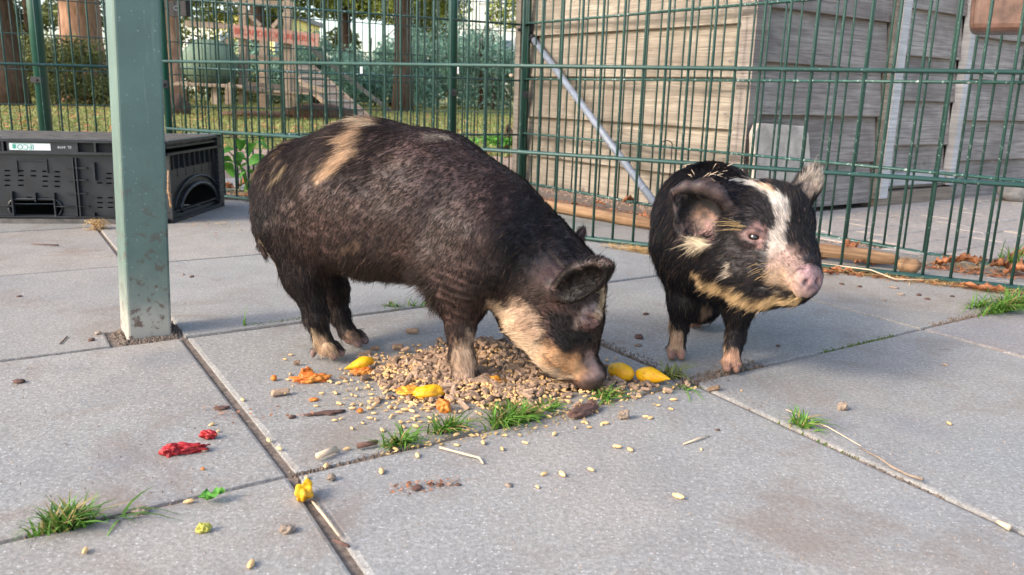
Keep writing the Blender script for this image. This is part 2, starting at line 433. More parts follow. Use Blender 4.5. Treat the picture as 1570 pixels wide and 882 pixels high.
# grey brick path beyond the fences, bricks as far as they read
path = empty('brick_path', (1.5, 2.2, 0), kind='structure')
bk_meshes = []
for k in range(4):
    bm = prism([(-.098, -.047), (.098, -.047), (.098, .047), (-.098, .047)], -.04, 0, .004, 1); bk_meshes.append(bm_mesh(bm, 'brick', M['brick']))
sx = np.array([.815, .58, 0]); sy = np.array([-.58, .815, 0])        # shed axes
CORN = np.array([.651, 2.43, 0])
ang = math.atan2(sx[1], sx[0])
cnt = 0
for a in range(-6, 24):
    for b in range(-16, 1):
        p = CORN + sx*(a*.2+(.1 if b % 2 else 0)) + sy*(b*.098+.02)
        dN = (p[0]-.60)*(-(.95-2.15)) + (p[1]-2.15)*(2.2-.60)
        if dN < .04*2.0 and p[0] > .2: continue
        if p[1] > 4.4 or p[0] > 2.9: continue
        if p[0] < .55 and (p[1] > 2.6-.57*(p[0]-.0) or p[1] < 2.15-.75*(p[0]-.60)): continue
        if (p-CORN) @ sy > -.03 and (p-CORN)@sx > -.05: continue
        if b*.098 < -1.2 and a > 8: continue
        o = link('brick', bk_meshes[cnt % 4], path, kind='structure'); o.location = V3(p + np.array([0, 0, U(-.002, .002)])) ; o.rotation_euler = (U(-.008, .008), U(-.008, .008), ang+U(-.01, .01)); cnt += 1
        o.parent = path; o.matrix_parent_inverse = Matrix.Translation(-path.location)
# moss and dirt in the joints
def strip(name, a, b, w, mat, h=.004, n=400, seed=1, label=None, cat=None, kind='stuff', size=(.0015, .004)):
    r = random.Random(seed); mb = MB(); a = np.asarray(a); b = np.asarray(b); d = (b-a)/np.linalg.norm(b-a); nn = np.array([-d[1], d[0], 0])
    for k in range(n):
        t = r.random(); c = a+(b-a)*t+nn*r.gauss(0, w)
        s = r.uniform(*size); hh = r.uniform(.3, 1)*h
        pts = []
        for q in range(5):
            an = q*1.2566+r.uniform(-.3, .3); pts.append(c+s*r.uniform(.6, 1.2)*np.array([math.cos(an), math.sin(an), 0])+np.array([0, 0, -.006]))
        pts.append(c+np.array([r.uniform(-s, s)*.3, r.uniform(-s, s)*.3, hh-.004]))
        mb.add(pts, [(q, (q+1) % 5, 5) for q in range(5)], r.random())
    return mb.obj(name, mat, kind=kind, label=label, cat=cat)
strip('moss', P(372, 500), P(462, 488), .0035, M['moss'], .006, 500, 2, 'thin green moss line in the joint behind the large pig\'s hind leg', 'moss')
strip('moss', P(560, 474), P(640, 462), .003, M['moss'], .005, 200, 3, 'sparse moss in the slab joint under the large pig\'s belly', 'moss')
strip('moss', P(1255, 537), P(1372, 512), .0035, M['moss'], .005, 260, 4, 'dry moss in the joint right of the small pig', 'moss')
strip('dirt_crumbs', P(1040, 590), P(1160, 556), .008, M['soil'], .008, 700, 5, 'brown soil crumbs in the crossing of joints by the small pig\'s feet', 'dirt')
strip('dirt_crumbs', P(1075, 580), P(1180, 628), .005, M['soil'], .005, 400, 6, 'soil crumbs in the slab joint below the small pig', 'dirt')
strip('dirt_crumbs', P(1430, 498), P(1515, 480), .005, M['soil'], .008, 300, 7, 'dark soil crumbs beside the grass clump at the right edge', 'dirt')
strip('dirt_crumbs', P(920, 522), P(1010, 560), .005, M['soil'], .006, 400, 8, 'soil crumbs in the joint between the two pigs', 'dirt')
strip('dirt_crumbs', P(186, 512), P(270, 500), .012, M['soil'], .008, 900, 9, 'soil packed round the foot of the green post', 'dirt')
strip('dirt_crumbs', P(275, 512), P(440, 720), .003, M['gravel'], -.001, 500, 10, 'sandy grit filling the wide joint by the feed', 'dirt')
strip('dirt_crumbs', P(450, 728), P(640, 683), .006, M['soil'], .005, 500, 11, 'soil and crumbs in the joint in front of the feed heap', 'dirt')
strip('dirt_crumbs', P(1270, 425), P(1440, 440), .03, M['soil'], .005, 260, 12, 'dark crumbs of dirt along the fence foot at the right', 'dirt', size=(.0012, .0035))
strip('dirt_crumbs', P(1190, 636), P(1450, 762), .003, M['soil'], .003, 500, 14, 'brown crumbs along the joint beside the dry root at the right', 'dirt')
strip('moss', P(1200, 640), P(1320, 700), .003, M['moss'], .004, 120, 15, 'bits of moss in the joint by the small tuft at the right', 'moss')
strip('dirt_crumbs', P(455, 735), P(560, 882), .002, M['gravel'], -.001, 400, 16, 'grit in the joint at the bottom left of centre', 'dirt')
strip('dirt_crumbs', P(40, 815), P(430, 740), .004, M['soil'], .003, 500, 13, 'soil in the joint at the lower left', 'dirt')

# ------------------------------------------------------------------ wire fences
def cyl(name, r, h, mat, n=8, z0=0.):
    mb = MB(); mb.tube([(0, 0, z0), (0, 0, z0+h)], r, n); return mb.me(name, mat, True)
def panel(label, a, b, anchor, rails, top, vr, hr, mat, rmat, spacing=.05, zbot=.0, group='wire mesh fence panels round the pen', double=True, lean=0.0):
    a = np.array([*a, 0.]); b = np.array([*b, 0.]); L = np.linalg.norm(b-a); d = (b-a)/L; nn = np.array([d[1], -d[0], 0])
    if nn @ (-a) < 0: nn = -nn
    root = empty('wire_fence_panel', a, label, 'fence', group)
    me = cyl('vertical_wire', vr, top-zbot, mat, 8, zbot)
    t0 = (np.array([*anchor[:2], 0])-a) @ d
    t0 = t0 - math.floor(t0/spacing)*spacing
    t = t0
    inv = Matrix.Translation(-root.location)
    while t < L:
        o = bpy.data.objects.new('vertical_wire', me); COL.objects.link(o); o.parent = root; o.matrix_parent_inverse = inv
        o.location = V3(a+d*(t+U(-.0008, .0008))); o.rotation_euler = (0, U(-.002, .002), 0)
        t += spacing
    rot = Matrix((tuple(d), tuple(nn), (0, 0, 1))).transposed()
    mb = MB(); mb.tube([(0, 0, 0), (L, 0, 0)], hr, 8); rm = mb.me('horizontal_wire', rmat, True)
    for z in rails:
        for s in ((-1, 1) if double else (1,)):
            o = bpy.data.objects.new('horizontal_wire', rm); COL.objects.link(o); o.parent = root; o.matrix_parent_inverse = inv
            o.matrix_basis = Matrix.Translation(V3(a+np.array([0, 0, z])+nn*s*(vr+hr*.8))) @ rot.to_4x4()
    return root
RN = [.007, .197, .397, .597, .797, .997, 1.197]
FEND = tuple((np.array(FN_B)+(np.array(FN_B)-np.array(FN_A))*.22))
panel('near wire fence panel slanting across behind both pigs', FN_A, FEND, wall_pt(1377, 375, FN_A, FN_B), RN, 1.22, .0031, .0043, M['fence'], M['fence'])
F2_A, F2_B = (.03, 3.22), (.425, 2.64)
F2_C = (1.13, 1.66)
panel('second wire fence panel running close along the sunlit shed side', F2_A, F2_B, wall_pt(880, 200, F2_A, F2_B), [.0, .186, .386, .586, .786, .986], 1.2, .0028, .0036, M['fence'], M['fence_chip'])
panel('second wire fence panel in front of the shaded shed side', F2_B, F2_C, wall_pt(1354, 380, F2_B, F2_C), [.0, .186, .386, .586, .786, .986], 1.2, .0028, .0036, M['fence'], M['fence_chip'])
panel('wire fence panel facing the park between the two green round posts', (-1.04, 2.63), F2_A, wall_pt(650, 150, (-1.04, 2.63), F2_A), [.0, .18, .38, .58, .78, .98], 1.2, .0028, .0034, M['fence'], M['fence_chip'])
panel('wire fence panel behind the black crate at the far left', (-2.6, 2.49), (-1.10, 2.52), wall_pt(45, 203, (-2.6, 2.49), (-1.10, 2.52)), [.0, .175, .375, .575, .775, .975], 1.2, .003, .0042, M['fence'], M['fence'])
panel('far thin wire fence on the lawn beside the play frame', (-4.4, 4.02), (-.70, 6.40), (-2, 5.2), [-.01, .185, .385, .585, .785, .985], 1.2, .003, .0035, M['far_fence'], M['far_fence'], double=False)
panel('far thin wire fence in front of the grey green bushes', (-.70, 6.40), (1.0, 6.75), (0, 6.5), [-.01, .185, .385, .585, .785, .985], 1.2, .003, .0035, M['far_fence'], M['far_fence'], double=False)
def fpost(xy, r, top, label, cat='post', z0=-.03, mat=None, zcap=True):
    root = empty('fence_post', (*xy, z0), label, cat, 'green fence posts')
    mb = MB(); mb.tube([(*xy, z0), (*xy, top)], r, 20); mb.obj('post_tube', mat or M['fence_post'], root, True)
    mb = MB(); mb.tube([(*xy, top), (*xy, top+.006), (*xy, top+.012)], [r*1.1, r*1.1, r*.6], 20); mb.obj('post_cap', M['clamp'], root, True)
    for z in (.33, .87):
        mb = MB(); mb.box((xy[0], xy[1]-r-.006, z), (r*.9, 0, 0), (0, .006, 0), (0, 0, .012)); mb.tube([(xy[0], xy[1]-r-.018, z), (xy[0], xy[1]-r, z)], .005, 8)
        mb.obj('clip', M['clamp'], root)
    return root
fpost((-.243, 3.16), .0175, 1.25, 'dark green round fence post behind the large pig\'s shoulder')
fpost((-2.08, 3.72), .028, 1.35, 'thick dark green round post on the far left behind the crate')
fpost((-1.078, 2.615), .010, 1.25, 'thin dark green corner post just right of the sage green post')
fpost((.03, 3.235), .012, 1.25, 'thin green corner post where the steel brace is clamped')
fpost((-4.05, 5.6), .03, .62, 'short far grey green post at the left edge')
# clamp plate with ring at the top by the green post
_c = wall_pt(268, 12, FN_A, FN_B)
mb = MB(); mb.box(_c+np.array([0, .03, 0]), (.035, -.018, 0), (.004, .008, 0), (0, 0, .022)); o = mb.obj('post_bracket', M['clamp'], None, label='dark bracket plate with round bolt high on the corner post', cat='bracket')
mb = MB()
for k in range(16):
    a = 2*math.pi*k/16; b = 2*math.pi*(k+1)/16
    mb.tube([_c+np.array([.009*math.cos(a), .015, .006*math.sin(a)]), _c+np.array([.009*math.cos(b), .015, .006*math.sin(b)])], .0015, 5)
bo = link('ring_bolt', mb.me('ring_bolt', M['galv'], True)); bo.parent = o
# small snails and tags on wires
for (x, y, w, h, lab) in ((554, 108, .005, .014, 'small white tag hanging on the far fence left of the dark trunk'), (702, 108, .004, .014, 'small white tag hanging beside the round fence post')):
    c = D(x, y, 3.25); mb = MB(); mb.box(c, (w, 0, 0), (0, .001, 0), (0, 0, h)); mb.obj('white_tag', M['white_card'], None, label=lab, cat='tag')
for (x, y, lab) in ((590, 34, 'brown snail shell on the fence wire above the bushes'), (784, 116, 'pale snail shell on the fence wire near the steel brace')):
    c = D(x, y, 3.0); o = link('snail_shell', blob('snail_shell', M['twig'] if x > 700 else M['dryleaf'], (.008, .006, .007), x, 2, .3), None, loc=c, label=lab, cat='snail shell')

# sage green square post
ps = np.array([.829, .559, 0]); pf = np.array([-.559, .829, 0])
pc = P(196, 521) ; pw = .056
def post_px(x, y):  # point on the post's front face plane
    return onplane(x, y, pc, np.array([ps[1], -ps[0], 0]))
lean = (onplane(172, 0, pc, [ps[1], -ps[0], 0]) - pc); lean = lean/lean[2]
pr_ = empty('square_post', pc, 'sage green painted square steel post standing in the slabs left of the large pig', 'post')
bm = bmesh.new(); top_z = 1.3
def ringp(z, k=0.):
    base = pc + lean*z
    return [base, base+ps*pw, base+ps*pw+pf*pw, base+pf*pw]
mb = MB(); r0 = ringp(-.05); r1 = ringp(top_z); mb.add([*r0, *r1], [(0, 1, 5, 4), (1, 2, 6, 5), (2, 3, 7, 6), (3, 0, 4, 7), (4, 5, 6, 7)])
o = mb.obj('post_tube', M['post'], pr_)
md = o.modifiers.new('edge', 'BEVEL'); md.width = .004; md.segments = 3
# mortar collar and crumbs at the foot
mb = MB(); rr = random.Random(5)
for k in range(900):
    w = rr.gauss(0, .004); side = rr.choice((0, 1, 2)); t = rr.uniform(-.1, 1.1); q = rr.uniform(.0008, .0028)
    c = (pc+ps*pw*t-pf*(.003+abs(w))) if side < 2 else (pc-ps*(.003+abs(w))+pf*pw*t)
    c = c+np.array([0, 0, max(0, .004-abs(w)*.8)*rr.random()-.004])
    a_ = rr.uniform(0, 6); mb.add([c+q*np.array([math.cos(a_+z*1.57)*rr.uniform(.7, 1.3), math.sin(a_+z*1.57), 0]) for z in range(4)]+[c+np.array([0, 0, q*1.1])], [(0, 1, 4), (1, 2, 4), (2, 3, 4), (3, 0, 4)])
mb.obj('mortar_crumbs', M['soil'], None, kind='stuff', label='sandy crumbs heaped against the foot of the green post', cat='crumbs')

# ------------------------------------------------------------------ shed
shed = empty('garden_shed', CORN, 'weathered wooden shed clad in overlapping boards behind the fence', 'shed')
def board(name, p0, p1, z0, hgt, outn, mat, lap=.014, thick=.016, tilt=.012):
    """one weatherboard from p0 to p1, lower edge proud"""
    p0 = np.asarray(p0, float); p1 = np.asarray(p1, float); mb = MB(); z = np.array([0, 0, 1.])
    sag0, sag1 = U(-.0008, .0008), U(-.0008, .0008)
    def sec(p, sg):
        b = p+z*(z0+sg); t = p+z*(z0+hgt+lap+sg)
        return [b+outn*tilt, b+outn*(tilt+thick), t+outn*(thick*.45), t]
    a = sec(p0, sag0); c = sec(p1, sag1)
    mb.add([*a, *c], [(0, 4, 5, 1), (1, 5, 6, 2), (2, 6, 7, 3), (3, 7, 4, 0), (0, 1, 2, 3), (7, 6, 5, 4)])
    o = mb.obj(name, mat, shed)
    md = o.modifiers.new('edge', 'BEVEL'); md.width = .0015; md.segments = 1
    return o
BH = .147
outL = -sx; outR = -sy
for k in range(15):     # left, sunlit side
    board('board', CORN+sy*1.075, CORN+sy*.0, -.045+k*BH, BH, outL, M['wood_lit'])
zR = lambda k: -.0+k*BH
for k in range(15):     # right side, left of the door
    board('board', CORN+sx*.02, CORN+sx*.640, zR(k)+(.012 if k == 0 else 0), BH, outR, M['wood_shaded'])
    board('board', CORN+sx*1.155, CORN+sx*2.6, zR(k)-.01, BH, outR, M['wood_shaded'])
mb = MB(); mb.box(CORN-sx*.004+outR*.012+np.array([0, 0, 1.05]), sx*.028, sy*.026, (0, 0, 1.06)); o = mb.obj('corner_trim', M['wood_shaded'], shed)
mb = MB(); mb.box(CORN+sy*1.07+outL*.035+np.array([0, 0, 1.05]), sx*.010, sy*.015, (0, 0, 1.08)); mb.obj('corner_trim', M['wood_lit'], shed)
mb = MB(); mb.box(CORN+sx*.69+outR*.030+np.array([0, 0, 1.07]), sx*.022, sy*.014, (0, 0, 1.045)); mb.obj('door_frame', M['wood_white'], shed)
mb = MB(); mb.box(CORN+sx*.657+outR*.020+np.array([0, 0, 1.07]), sx*.008, sy*.012, (0, 0, 1.045)); mb.obj('door_frame', M['wood_lit'], shed)
mb = MB(); mb.box(CORN+sx*1.118+outR*.030+np.array([0, 0, 1.10]), sx*.017, sy*.014, (0, 0, 1.045)); mb.obj('door_frame', M['wood_white'], shed)
for k in range(14):
    o = board('door_board', CORN+sx*.712, CORN+sx*1.098, .052+k*BH, BH, outR*1.0, M['wood_shaded'], tilt=.008)
mb = MB(); mb.box(CORN+sx*.905+outR*.028+np.array([0, 0, .085]), sx*.18, sy*.006, (0, 0, .022)); mb.obj('kick_strip', M['wood_white'], shed)
mb = MB(); mb.box(CORN+sx*.9+outR*.01+np.array([0, 0, .018]), sx*.24, sy*.03, (0, 0, .028)); mb.obj('threshold', M['wood_old'], shed)
mb = MB(); mb.box(CORN+sx*1.3+sy*.62+np.array([0, 0, 1.0]), sx*1.28, sy*.50, (0, 0, 1.05)); mb.obj('inner_wall', M['wood_old'], shed)
mb = MB(); mb.box(CORN+sx*1.3+sy*.56+np.array([0, 0, 2.2]), sx*1.45, sy*.75, (0, 0, .03)); mb.obj('roof', M['roof'], shed)
# nail heads
nm = cyl('nail', .0022, .002, M['galv'], 8)
for k in range(5):
    for t in (.05, .30, .58, .86, 1.06):
        if t == .05 or k % 2 == 0 or t == .86:
            o = link('nail', nm, shed); p = CORN+sy*t+outL*.0275+np.array([0, 0, .02+k*BH-.02])
            o.matrix_parent_inverse = Matrix.Translation(-shed.location)
            o.matrix_basis = Matrix.Translation(V3(p)) @ V3(outL).to_track_quat('Z', 'Y').to_matrix().to_4x4()
for k in range(5):
    for t in (.07, .33, .60, .76, 1.05, 1.22, 1.5):
        o = link('nail', nm, shed); p = CORN+sx*t+outR*(.0275 if not .7 < t < 1.1 else .0235)+np.array([0, 0, (.022 if t < .7 or t > 1.1 else .075)+k*BH])
        o.matrix_parent_inverse = Matrix.Translation(-shed.location)
        o.matrix_basis = Matrix.Translation(V3(p)) @ V3(outR).to_track_quat('Z', 'Y').to_matrix().to_4x4()
# stone panel leaning on the shaded side
sp0 = CORN+sx*(-.035)+outR*.075
poly = [(0.0, 0), (.262, 0), (.256, .16), (.244, .240), (.222, .264), (.018, .272), (.0, .245)]
bm = prism(poly, 0, .02, .004, 2); me = bm_mesh(bm, 'leaning_panel', M['stone'])
o = link('leaning_panel', me, None, label='pale mottled panel with cut corners leaning against the shed corner behind the small pig', cat='panel')
bx = V3(sx); bz = (Vector((0, 0, 1))+V3(sy)*.10).normalized(); by = bx.cross(bz) * -1
o.matrix_world = Matrix.Translation(V3(sp0)) @ Matrix((bx, bz, bx.cross(bz))).transposed().to_4x4()
# grey stone at the right shed foot
o = link('grey_stone', blob('grey_stone', M['greystone'], (.06, .05, .045), 3, 3, .3), None, loc=P(1556, 308)+np.array([0, 0, .03]), label='rounded grey stone at the shed foot by the right edge', cat='stone')
# steel brace
br = empty('steel_brace', P(1004, 312), 'galvanised steel brace pole slanting from the corner post down along the sunlit shed side', 'brace pole')
b0 = D(812, 52, 3.12); b1 = D(1004, 312, 2.42)
mb = MB(); mb.tube([b0, b1], .0115, 16); mb.obj('pole', M['galv'], br, True)
mb = MB(); mb.tube([b0+(b0-b1)*.03, b0-(b0-b1)*.045], .0165, 14); mb.box(b0+np.array([-.01, -.01, .02]), (.025, 0, 0), (0, .02, 0), (0, 0, .012)); mb.tube([b0+np.array([-.045, -.015, .012]), b0+np.array([.03, -.015, .018])], .006, 8)
mb.obj('clamp', M['clamp'], br)
for t in (.1, .2, .3, .4, .52, .62, .75, .86, .93):
    p = b0+(b1-b0)*t; mb = MB(); q = (b1-b0)/np.linalg.norm(b1-b0); mb.tube([p, p+q*.006], .0122, 16)
    mb.obj('grip_ring', M['galv'], br, True)
# black wire loop
c = D(1022, 222, 2.5); mb = MB(); pts = [c+np.array([.0+.017*math.sin(a), 0, .012*math.cos(a)]) for a in np.linspace(-1.6, 1.9, 12)]+[c+np.array([.017, 0, -.04]), c+np.array([.016, 0, -.12])]
mb.tube(pts, .0018, 6); mb.obj('wire_loop', M['clamp'], None, True, label='thin black wire loop hooked on the fence above the small pig\'s back', cat='wire')
# window box planter at top right
pl = empty('hanging_planter', D(1530, 25, 1.75), 'brown plastic trough planter hung on the fence at the top right corner', 'planter')
fa = np.array([*FN_A, 0.]); fb = np.array([*FN_B, 0.]); fd = (fb-fa)/np.linalg.norm(fb-fa); fn = np.array([fd[1], -fd[0], 0]); fn = fn if fn @ -fa > 0 else -fn
pa = wall_pt(1484, 44, FN_A, FN_B)-fn*.035; 
def trough(z0, z1, x0, x1, y0, y1, taper, mb):
    v = []
    for z, k in ((z0, 0), (z1, taper)):
        for (x, y) in ((x0-k, y0-k), (x1+k, y0-k), (x1+k, y1+k), (x0-k, y1+k)): v.append(pa+fd*x-fn*y+np.array([0, 0, z]))
    mb.add(v, [(0, 1, 2, 3), (0, 4, 5, 1), (1, 5, 6, 2), (2, 6, 7, 3), (3, 7, 4, 0)])
mb = MB(); trough(0, .11, .004, .5, .0, .10, .006, mb); o = mb.obj('trough', M['planter'], pl)
md = o.modifiers.new('e', 'BEVEL'); md.width = .012; md.segments = 3; md = o.modifiers.new('s', 'SOLIDIFY'); md.thickness = .003
mb = MB(); trough(.108, .122, -.008, .515, -.008, .108, .0, mb); mb.obj('rim', M['planter'], pl)
mb = MB(); mb.box(pa+fd*.25-fn*.05+np.array([0, 0, .09]), fd*.24, fn*.045, (0, 0, .012)); mb.obj('potting_soil', M['soil'], pl)
# logs beside the fence foot
def logobj(a, b, r, label, mat=None, rings=0):
    a = np.asarray(a); b = np.asarray(b); root = MB(); n = 9
    pts = [a+(b-a)*t+np.array([0, 0, U(-.001, .001)]) for t in np.linspace(0, 1, n)]
    rs = [r*U(.84, 1.04) for _ in pts]; rs[0] *= .9; rs[-1] *= .86
    pts = [a-(b-a)/np.linalg.norm(b-a)*r*.2]+pts+[b+(b-a)/np.linalg.norm(b-a)*r*.2]; rs = [rs[0]*.7]+rs+[rs[-1]*.7]
    root.tube(pts, rs, 14); return root.obj('round_log', mat or M['log'], None, True, label=label, cat='log')
up = lambda z: np.array([0, 0, z])
logobj(P(1170, 372, .022), P(1376, 398, .022), .0155, 'bare brown log piece ending nearest the small pig\'s snout, lying behind the fence foot')
logobj(P(1380, 405, .02), P(1407, 410, .02), .0155, 'short bare log piece with cut end pointing right behind the fence foot')
logobj(P(820, 312, .016), P(1003, 344, .016), .017, 'long bare brown log lying beside the far fence foot between the two pigs')
# far black crate
CF = P(258, 343); CL = P(0, 342); cx = (CF-CL)/np.linalg.norm(CF-CL); cy = np.array([-cx[1], cx[0], 0])
CH = .198; CW = .60; CD = .395
CY = P(338, 315)-CF; CDn = np.linalg.norm(CY); cyr = CY/CDn
cy = cyr
crate = empty('plastic_crate', CF-cx*CW/2, 'black folding plastic crate lying upside down against the fence at the left', 'crate')
CW = .60
def cpt(x, y, z): return CF-cx*(CW-x)+cy*y+np.array([0, 0, z])
nf = np.array([cx[1], -cx[0], 0])          # outward normal of the front
ns = np.array([cy[1], -cy[0], 0])
def fbox(mb, x0, x1, z0, z1, d0, d1):      # box on the front face, d outward
    c = cpt((x0+x1)/2, 0, (z0+z1)/2)+nf*(d0+d1)/2; mb.box(c, cx*(x1-x0)/2, nf*(d1-d0)/2, (0, 0, (z1-z0)/2))
def sbox(mb, y0, y1, z0, z1, d0, d1):
    c = cpt(CW, (y0+y1)/2, (z0+z1)/2)+ns*(d0+d1)/2; mb.box(c, cy*(y1-y0)/2, ns*(d1-d0)/2, (0, 0, (z1-z0)/2))
def plate(w, h, holes, n_c=8):
    """flat wall with real rounded-slot holes, in (x, z), as a triangulated sheet given thickness later"""
    bm = bmesh.new()
    def loop(pts):
        vs = [bm.verts.new((p[0], 0, p[1])) for p in pts]; return [bm.edges.new((vs[i], vs[(i+1) % len(vs)])) for i in range(len(vs))]
    ed = loop([(0, 0), (w, 0), (w, h), (0, h)])
    for hp in holes: ed += loop(hp)
    bmesh.ops.triangle_fill(bm, use_beauty=True, use_dissolve=False, edges=ed)
    bmesh.ops.recalc_face_normals(bm, faces=bm.faces)
    r = bmesh.ops.extrude_face_region(bm, geom=list(bm.faces)); bmesh.ops.translate(bm, vec=(0, .004, 0), verts=[v for v in r['geom'] if isinstance(v, bmesh.types.BMVert)])
    bmesh.ops.recalc_face_normals(bm, faces=bm.faces); return bm
def slot(cx_, cz_, w, h, n=5):
    r = h/2; out = []
    for k in range(n+1): a = -math.pi/2+math.pi*k/n; out.append((cx_+w/2-r+r*math.cos(a), cz_+r*math.sin(a)))
    for k in range(n+1): a = math.pi/2+math.pi*k/n; out.append((cx_-w/2+r+r*math.cos(a), cz_+r*math.sin(a)))
    return out
def cpx(x, y):   # photo pixel to crate front coordinates
    p = onplane(x, y, CF, nf); return float((p-CF) @ cx)+CW, float(p[2])
def cr(x, y): return cpx(x/4.618, 200+y/4.618)
holes = []
for (x, ys) in ((53, (286, 320, 354, 389)), (148, (286, 320, 354, 389)), (238, (288, 322)), (320, (290, 326, 360, 395)), (405, (294, 328, 362, 397)), (772, (306, 340, 375)), (705, (373,)), (708, (478, 512, 546)), (782, (478, 512, 546)), (206, (475,)), (325, (480,)), (860, (306, 340, 375)), (940, (320, 355, 390)), (1010, (480, 512, 546)), (1090, (306, 340, 375))):
    for y in ys:
        a = cr(x, y); holes.append(slot(a[0], a[1], .013, .0035))
hc = cr(255, 548); holes.append(slot(hc[0], hc[1], .110, .034, 10))
for x in (-150, -230, -330, -420, -520):
    for y in (290, 325, 360, 395): a = cr(x, y); (holes.append(slot(a[0], a[1], .013, .0035)) if a[0] > .02 else None)
holes = [h for h in holes if min(p[0] for p in h) > .01 and max(p[0] for p in h) < CW-.01]
bm = plate(CW, CH-.03, [[(p[0], p[1]) for p in h] for h in holes])
me = bm_mesh(bm, 'front_wall', M['black_plastic'])
mw = Matrix((V3(cx), V3(-nf), Vector((0, 0, 1)))).transposed().to_4x4(); mw.translation = V3(cpt(0, 0, .0))
o = link('front_wall', me, crate); o.matrix_parent_inverse = Matrix.Translation(-crate.location); o.matrix_basis = mw
mb = MB(); fbox(mb, 0, CW, .0, .012, -.004, .010); mb.obj('bottom_rim', M['dusty_plastic'], crate)
zt = CH
mb = MB(); fbox(mb, -.004, CW+.004, zt-.034, zt-.028, -.004, .012); fbox(mb, -.004, CW+.004, zt-.006, zt, -.004, .012)
for x in np.linspace(0.0, CW, 13):
    if cr(20, 0)[0] < x < cr(545, 0)[0]: continue
    fbox(mb, x-.002, x+.002, zt-.028, zt-.006, -.004, .011)
mb.obj('top_rim', M['black_plastic'], crate)
mb = MB(); fbox(mb, 0, CW, zt-.028, zt-.006, -.006, -.002); mb.obj('rim_web', M['black_plastic_in'], crate)
xa, _ = cr(60, 0); xb, _ = cr(542, 0)
mb = MB(); fbox(mb, xa-.004, xb+.002, zt-.0285, zt-.0055, -.002, .0085); mb.obj('label_plate', M['black_plastic'], crate)
l0, _ = cr(65, 0); l1, _ = cr(356, 0)
mb = MB(); fbox(mb, l0, l1, zt-.0255, zt-.0095, .0086, .0092); lab = mb.obj('paper_label', M['label_white'], crate)
# ribs
def rib(x, y0, y1, w=.003, d=.012, mat='black_plastic'):
    a = cr(x, y0); b = cr(x, y1); mb = MB(); fbox(mb, a[0]-w/2, a[0]+w/2, min(b[1], a[1]), max(a[1], b[1]), 0, d); mb.obj('rib', M[mat], crate)
def hrib(x0, x1, y, w=.0025, d=.010):
    a = cr(x0, y); b = cr(x1, y); mb = MB(); fbox(mb, max(0, a[0]), min(CW, b[0]), a[1]-w/2, a[1]+w/2, 0, d); mb.obj('rib', M['black_plastic'], crate)
rib(522, 195, 610); rib(545, 195, 610); rib(92, 430, 600); rib(390, 440, 600); rib(258, 440, 500); rib(670, 225, 355, .004, .012); rib(675, 580, 625); rib(118, 205, 300, .002, .004); rib(330, 205, 300, .002, .004)
for y in (263, 348, 443, 535): hrib(470, 620, y)
hrib(-600, 100, 525); hrib(395, 640, 535); hrib(-600, 840, 603, .003, .012); hrib(118, 330, 210, .002, .004)
rib(985, 195, 610); rib(-200, 195, 610); rib(-225, 195, 610)
# raised handle rim
mb = MB(); pts = slot(hc[0], hc[1], .118, .042, 8); pts.append(pts[0])
mb.tube([cpt(p[0], 0, max(p[1], .014))+nf*.004 for p in pts], .003, 6); mb.obj('handle_rim', M['black_plastic'], crate, True)
# bulges
for (x, y, sxx, szz) in ():
    a = cr(x, y)
    me = blob('bulge', M['black_plastic'], (sxx*1.15, .0022, szz*1.15), x, 3, .08)
    o = link('bulge', me, crate); o.matrix_parent_inverse = Matrix.Translation(-crate.location); m2 = mw.copy(); m2.translation = V3(cpt(a[0], 0, a[1])); o.matrix_basis = m2
# side with arched opening
def sp(x, y):
    p = onplane(x, y, CF, ns); return float((p-CF) @ cy), float(p[2])
arch = [(.065, .018)]+[(.065+.0+(.30-.065)*(1-math.cos(a))/2, .018+.062*math.sin(a)) for a in np.linspace(.25, math.pi-.25, 12)]+[(.30, .018)]
sh = [[(p[0], p[1]) for p in arch]]
for x in (.07, .12, .17, .22, .27): sh.append(slot(x, .118, .006, .02, 3))
bm = plate(CDn, CH-.03, sh); me = bm_mesh(bm, 'side_wall', M['black_plastic'])
ms = Matrix((V3(cy), V3(-ns), Vector((0, 0, 1)))).transposed().to_4x4(); ms.translation = V3(cpt(CW, 0, 0))
o = link('side_wall', me, crate); o.matrix_parent_inverse = Matrix.Translation(-crate.location); o.matrix_basis = ms
mb = MB(); mb.tube([cpt(CW, p[0], p[1])+ns*.006 for p in arch], .005, 6); mb.obj('arch_rim', M['black_plastic'], crate, True)
mb = MB(); mb.tube([cpt(CW, .065+(p[0]-.1825)*1.25+.1175, p[1]*1.25)+ns*.004 for p in arch], .003, 6); mb.obj('arch_rim', M['black_plastic'], crate, True)
mb = MB(); sbox(mb, 0, CDn, 0, .010, 0, .012); sbox(mb, 0, CDn, .024, .028, .0, .008); sbox(mb, 0, CDn, zt-.034, zt-.028, 0, .012); sbox(mb, 0, CDn, zt-.018, zt-.014, 0, .008); sbox(mb, 0, CDn, zt-.006, zt, 0, .012)
sbox(mb, 0, .008, 0, zt-.034, 0, .012); sbox(mb, CDn-.03, CDn, 0, zt, 0, .012); mb.obj('side_frame', M['black_plastic'], crate)
for y in np.linspace(.03, CDn-.05, 9):
    mb = MB(); sbox(mb, y-.0015, y+.0015, zt-.07, zt-.03, 0, .008); mb.obj('rib', M['black_plastic'], crate)
for z in np.linspace(.02, zt-.04, 11):
    mb = MB(); sbox(mb, CDn-.035, CDn+.0, z-.001, z+.001, .010, .016); mb.obj('rib', M['dusty_plastic'], crate)
mb = MB()
